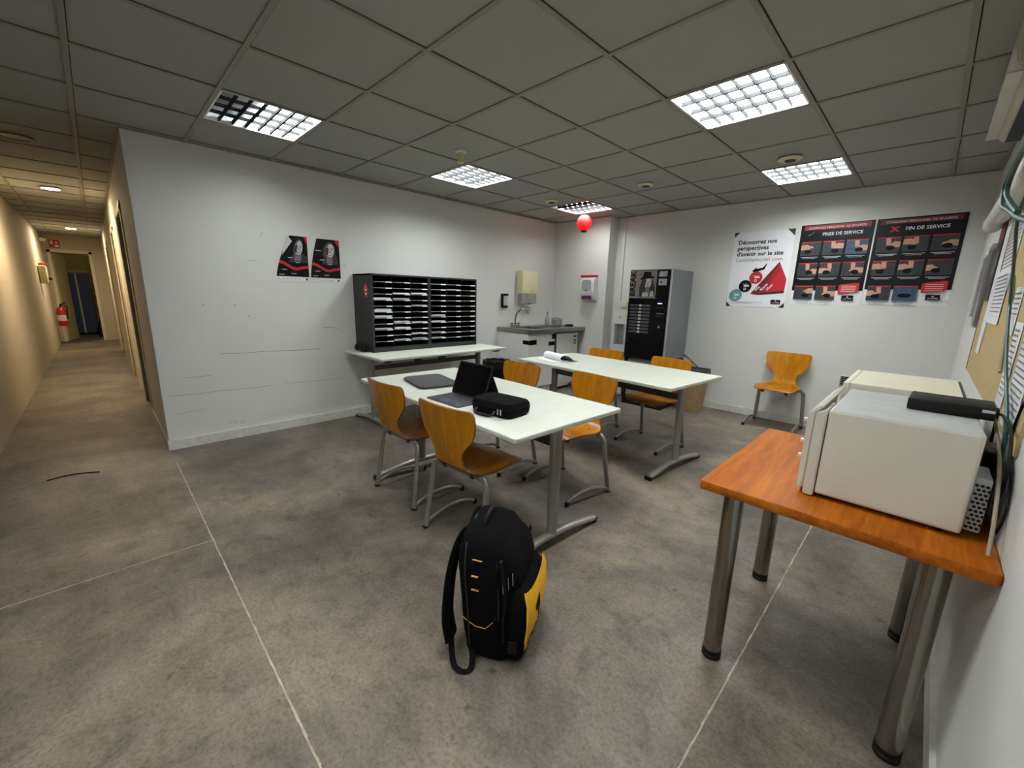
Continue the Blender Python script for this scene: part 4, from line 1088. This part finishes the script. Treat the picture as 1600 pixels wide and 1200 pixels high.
cable('beige_cable', [(4.455, 1.30, 1.04), (4.458, 1.1, .99), (4.461, .99, .95), (4.463, .92, .90), (4.465, .885, .85), (4.466, .85, .80), (4.466, .82, .748)], .0042, M_beigec, 'beige cable running down past the perforated microwave housing to the desk')
cable('grey_cable', [(4.476, 1.95, 1.47), (4.476, 1.83, 1.38), (4.476, 1.72, 1.28), (4.476, 1.68, 1.2), (4.476, 1.6, 1.12)], .005, M_beigec, 'grey beige cable curving down over the bare board')
cable('black_cable', [(4.448, 1.12, 1.05), (4.458, 1.08, 1.052), (4.468, 1.01, 1.03), (4.473, .985, .99), (4.475, .96, .94), (4.475, .95, .88), (4.473, .99, .83)], .0038, M_black, 'black cable curving down from the flat black box')
cable('black_cable', [(4.448, 1.17, 1.05), (4.456, 1.2, 1.05), (4.460, 1.22, 1.01), (4.460, 1.2, .95)], .0038, M_black, 'short black cable dropping from the flat black box to the plug')
cable('black_cable', [(4.476, .88, 1.20), (4.476, .99, 1.12), (4.4775, 1.05, 1.06), (4.480, 1.07, 1.0), (4.484, 1.0, .945), (4.484, .93, .89), (4.484, .9, .83), (4.483, .93, .77)], .0032, M_black, 'thin black cable descending from the right picture edge')
cable('black_cable', [(4.462, 1.14, .89), (4.464, 1.12, .84), (4.462, 1.14, .79), (4.458, 1.2, .76)], .0038, M_black, 'black cable below the plug, lying behind the microwave')
o = thing('power_adapter', 'black power plug hanging behind the microwave', 'plug', (4.462, 1.165, .90))
obj('body', box(-.014, -.028, -.05, .014, .028, .03, bev=.006), M_black, o, True)
obj('pins', box(-.006, -.01, .03, .006, .01, .045), M_silver, o)

# ================================================================ right wall
o = thing('notice_board', 'beige fibreboard notice panel on the right wall covered with papers', 'notice board', (XR, 1.0, .965))
obj('panel', box(-.008, 0, 0, -.0005, 2.19, .86), M_cork, o)
obj('edge', box(-.010, 2.165, .0, -.0082, 2.19, .86), M_plye, o)
def sheet(y0, y1, z0, z1, m, label, tilt=0., x=.0092):
    a_ = Art(lambda u, v, l: Vector((XR-x-l-.004*(v/(z1-z0)-.5)**2, y0+(y1-y0)-u+tilt*v, z0+v)))
    a_.rect(0, 0, y1-y0, z1-z0, M_paper)
    n = int((z1-z0)/.018)
    if m:
        for k in range(1, n): a_.rect(.015, .018*k, y1-y0-.015-random.random()*.02, .018*k+.006, m)
    return tag(a_.build('paper_sheet'), label, 'paper', 'papers on the notice board')
sheet(2.62, 2.83, 1.10, 1.79, None, 'tall white sheet on the board beside the clear folders')
sheet(2.10, 2.56, 1.42, 1.78, M_g2, 'upper wide striped printout on the board')
sheet(2.12, 2.60, 1.27, 1.52, M_g2, 'lower wide striped printout overlapping the upper one', x=.0105)
sheet(1.40, 1.56, 1.02, 1.30, M_g2, 'narrow lined sheet on the board above the cables')
sheet(1.08, 1.33, .99, 1.30, M_g2, 'lined white sheet at the right picture edge')
sheet(1.60, 1.80, 1.25, 1.42, M_g2, 'small printed note under the printouts')
a_ = Art(lambda u, v, l: Vector((XR-.012-l, 3.13-u, 1.38+v)))
a_.rect(0, 0, .26, .42, M_g3); a_.disc(.13, .2, .08, M_g2); a_.rect(0, .33, .26, .42, M_dred)
tag(a_.build('dark_poster'), 'small dark and red poster at the top left of the board', 'poster')
for n, (ya, yb, za, zb, lab) in enumerate(((3.52, 3.74, 1.28, 1.68, 'clear plastic document holder on the right wall nearest the corner'), (3.2, 3.42, 1.22, 1.72, 'clear plastic document holder between the board and the other holder'))):
    o = thing('document_holder', lab, 'document holder', (XR, ya, za), 0, 'clear document holders')
    obj('pocket', prism(rrect(0, 0, .028, yb-ya, .008), 0, zb-za), M_clear, o, True)
    obj('leaflet', box(-.0, 0, 0, .0, 0, 0) if False else box(.006, .015, .01, .02, yb-ya-.015, zb-za-.03), M_g2, o)
    o.location = (XR-.0285, ya, za)
# trunking tube with rounded end
o = thing('wall_trunking', 'white rounded trunking running along the right wall below the air conditioner', 'trunking', (4.445, 0, 1.838))
obj('casing', prism(rrect(-.04, -.048, .042, .048, .036), -1.3, 3.24, M=Matrix(((1, 0, 0, 0), (0, 0, 1, 0), (0, 1, 0, 0), (0, 0, 0, 1))), bev=.006), M_white, o, True)
obj('end_cap', prism(rrect(-.042, -.05, .042, .05, .038), 3.24, 3.27, M=Matrix(((1, 0, 0, 0), (0, 0, 1, 0), (0, 1, 0, 0), (0, 0, 0, 1))), bev=.008), M_offw, o, True)
# air conditioner
o = thing('air_conditioner', 'white wall air conditioner under the ceiling at the upper right', 'air conditioner', (XR, 1.9, 2.19))
def yprism(prof, a, b_, m, nm, par, bev=.008):
    t = bmesh.new(); A_ = [t.verts.new((p[0], a, p[1])) for p in prof]; B_ = [t.verts.new((p[0], b_, p[1])) for p in prof]
    t.faces.new(A_); t.faces.new(B_[::-1])
    for i in range(len(prof)): k = (i+1) % len(prof); t.faces.new([A_[i], B_[i], B_[k], A_[k]])
    bmesh.ops.recalc_face_normals(t, faces=t.faces[:]); bmesh.ops.bevel(t, geom=t.edges[:], offset=bev, segments=3, affect='EDGES')
    return obj(nm, t, m, par, True)
yprism([(-.001, .0), (-.10, .0), (-.15, .05), (-.165, .12), (-.16, .255), (-.001, .255)], 0, .95, mat('aged_ac_plastic', (206, 200, 176), .45), 'casing', o)
obj('outlet', box(-.098, .03, -.004, -.045, .92, .004), M_black, o)
obj('flap', box(-.15, .02, .044, -.108, .93, .05, M=Matrix.Translation((-.02, 0, -.02))), M_offw, o)

# ================================================================ corridor things
o = thing('fire_extinguisher', 'red fire extinguisher hanging on the corridor wall by the end door', 'fire extinguisher', (-9.55, -1.24, .42))
obj('tank', lathe([(.02, 0), (.075, .01), (.08, .03), (.08, .34), (.06, .40), (.025, .43)], n=24), M_extr, o, True)
obj('label', lathe([(.081, .12), (.081, .25)], n=24, cap=False), M_g1, o)
obj('valve', tube([(0, 0, .42), (0, 0, .47), (.04, .03, .49), (.0, .08, .52)], .014), M_black, o, True)
obj('hose', tube([(0, .0, .46), (.03, .1, .44), (.06, .09, .3), (.05, .085, .15)], .012), M_black, o, True)
o = thing('wall_telephone', 'cream wall telephone box with red top on the corridor wall', 'telephone', (-7.9, YN, 1.35))
obj('body', box(-.16, 0, 0, .16, .11, .34, bev=.03, seg=3), M_cream, o, True)
obj('red_light', lathe([(.05, 0), (.05, .04), (.02, .06)], M=Matrix.Translation((-.05, .06, .34))), M_red, o, True)
obj('knob', lathe([(.03, 0), (.02, .05)], M=Matrix.Translation((-.1, .11, .1)) @ Matrix.Rotation(-PI/2, 4, 'X')), M_black, o)
a_ = Art(lambda u, v, l: Vector((XE+.003+l, -1.25+u, 2.17+v)))
a_.rect(0, 0, .17, .17, M_red); a_.rect(.02, .08, .07, .15, M_paper); a_.rect(.09, .02, .15, .07, M_paper); a_.disc(.12, .12, .022, M_paper)
tag(a_.build('fire_sign'), 'red and white fire sign above the corridor end door', 'sign')
o = thing('alarm_lamp', 'small white alarm lamp high on the corridor left wall', 'alarm lamp', (-9.8, YN, 2.3))
obj('base', box(-.05, 0, -.04, .05, .05, .04, bev=.01), M_white, o); obj('dome', lathe([(.04, 0), (.035, .03), (.01, .05)], M=Matrix.Translation((0, .05, 0)) @ Matrix.Rotation(-PI/2, 4, 'X')), M_white, o, True)
o = thing('locker', 'blue two door metal locker in the room past the corridor', 'locker', (-12.2, -1.2, 0))
obj('body', box(-.3, 0, .05, .1, .5, 1.65), M_blue, o)
b = bmesh.new(); box(.101, .005, .06, .115, .22, 1.64, b); obj('door', b, M_blue, o); b = bmesh.new(); box(.101, .26, .06, .115, .495, 1.64, b); obj('door', b, M_blue, o)
obj('centre_strip', box(.101, .222, .05, .112, .258, 1.65), M_g1, o, label='light grey strip between the doors')
tag(obj('wood_panel', box(-12.35, -.69, .05, -12.15, -.40, 1.64), M_brown), 'brown wooden panel right of the blue locker', 'panel')
tag(obj('carton', box(-12.45, -1.1, 1.651, -12.15, -.72, 1.74, bev=.01), mat('carton_brown', (150, 128, 84), .8)), 'pale carton lying on top of the blue locker', 'box')
o = thing('dark_bag', 'dark bag on the floor inside the far room', 'bag', (-11.4, -.62, 0))
obj('body', loft([sup(0, 0, .12, .1, .003), sup(0, 0, .14, .12, .15), sup(0, .02, .08, .06, .42), sup(0, .02, .02, .02, .5)]), M_black, o, True)
obj('handle', tube([(0, -.02, .42), (0, 0, .6), (0, .06, .42)], .01), M_black, o)
tag(obj('floor_strand', tube([(.117, -1.06, .004), (.09, -.98, .004), (.10, -.9, .004), (.15, -.80, .004)], .004, n=6), M_black), 'short curved dark strand lying on the floor at left', 'strand')
# light for the far room: an unseen plain bulb
o = thing('ceiling_bulb', 'small unseen ceiling lamp lighting the far room', 'ceiling light', (-11.6, -.7, H-.05))
obj('globe', lathe([(.01, -.06), (.05, -.04), (.06, 0), (.04, .04), (.02, .049)], n=16), mat('bulb_glow', (255, 240, 200), .5, emis=(1., .8, .45), es=14.), o, True)
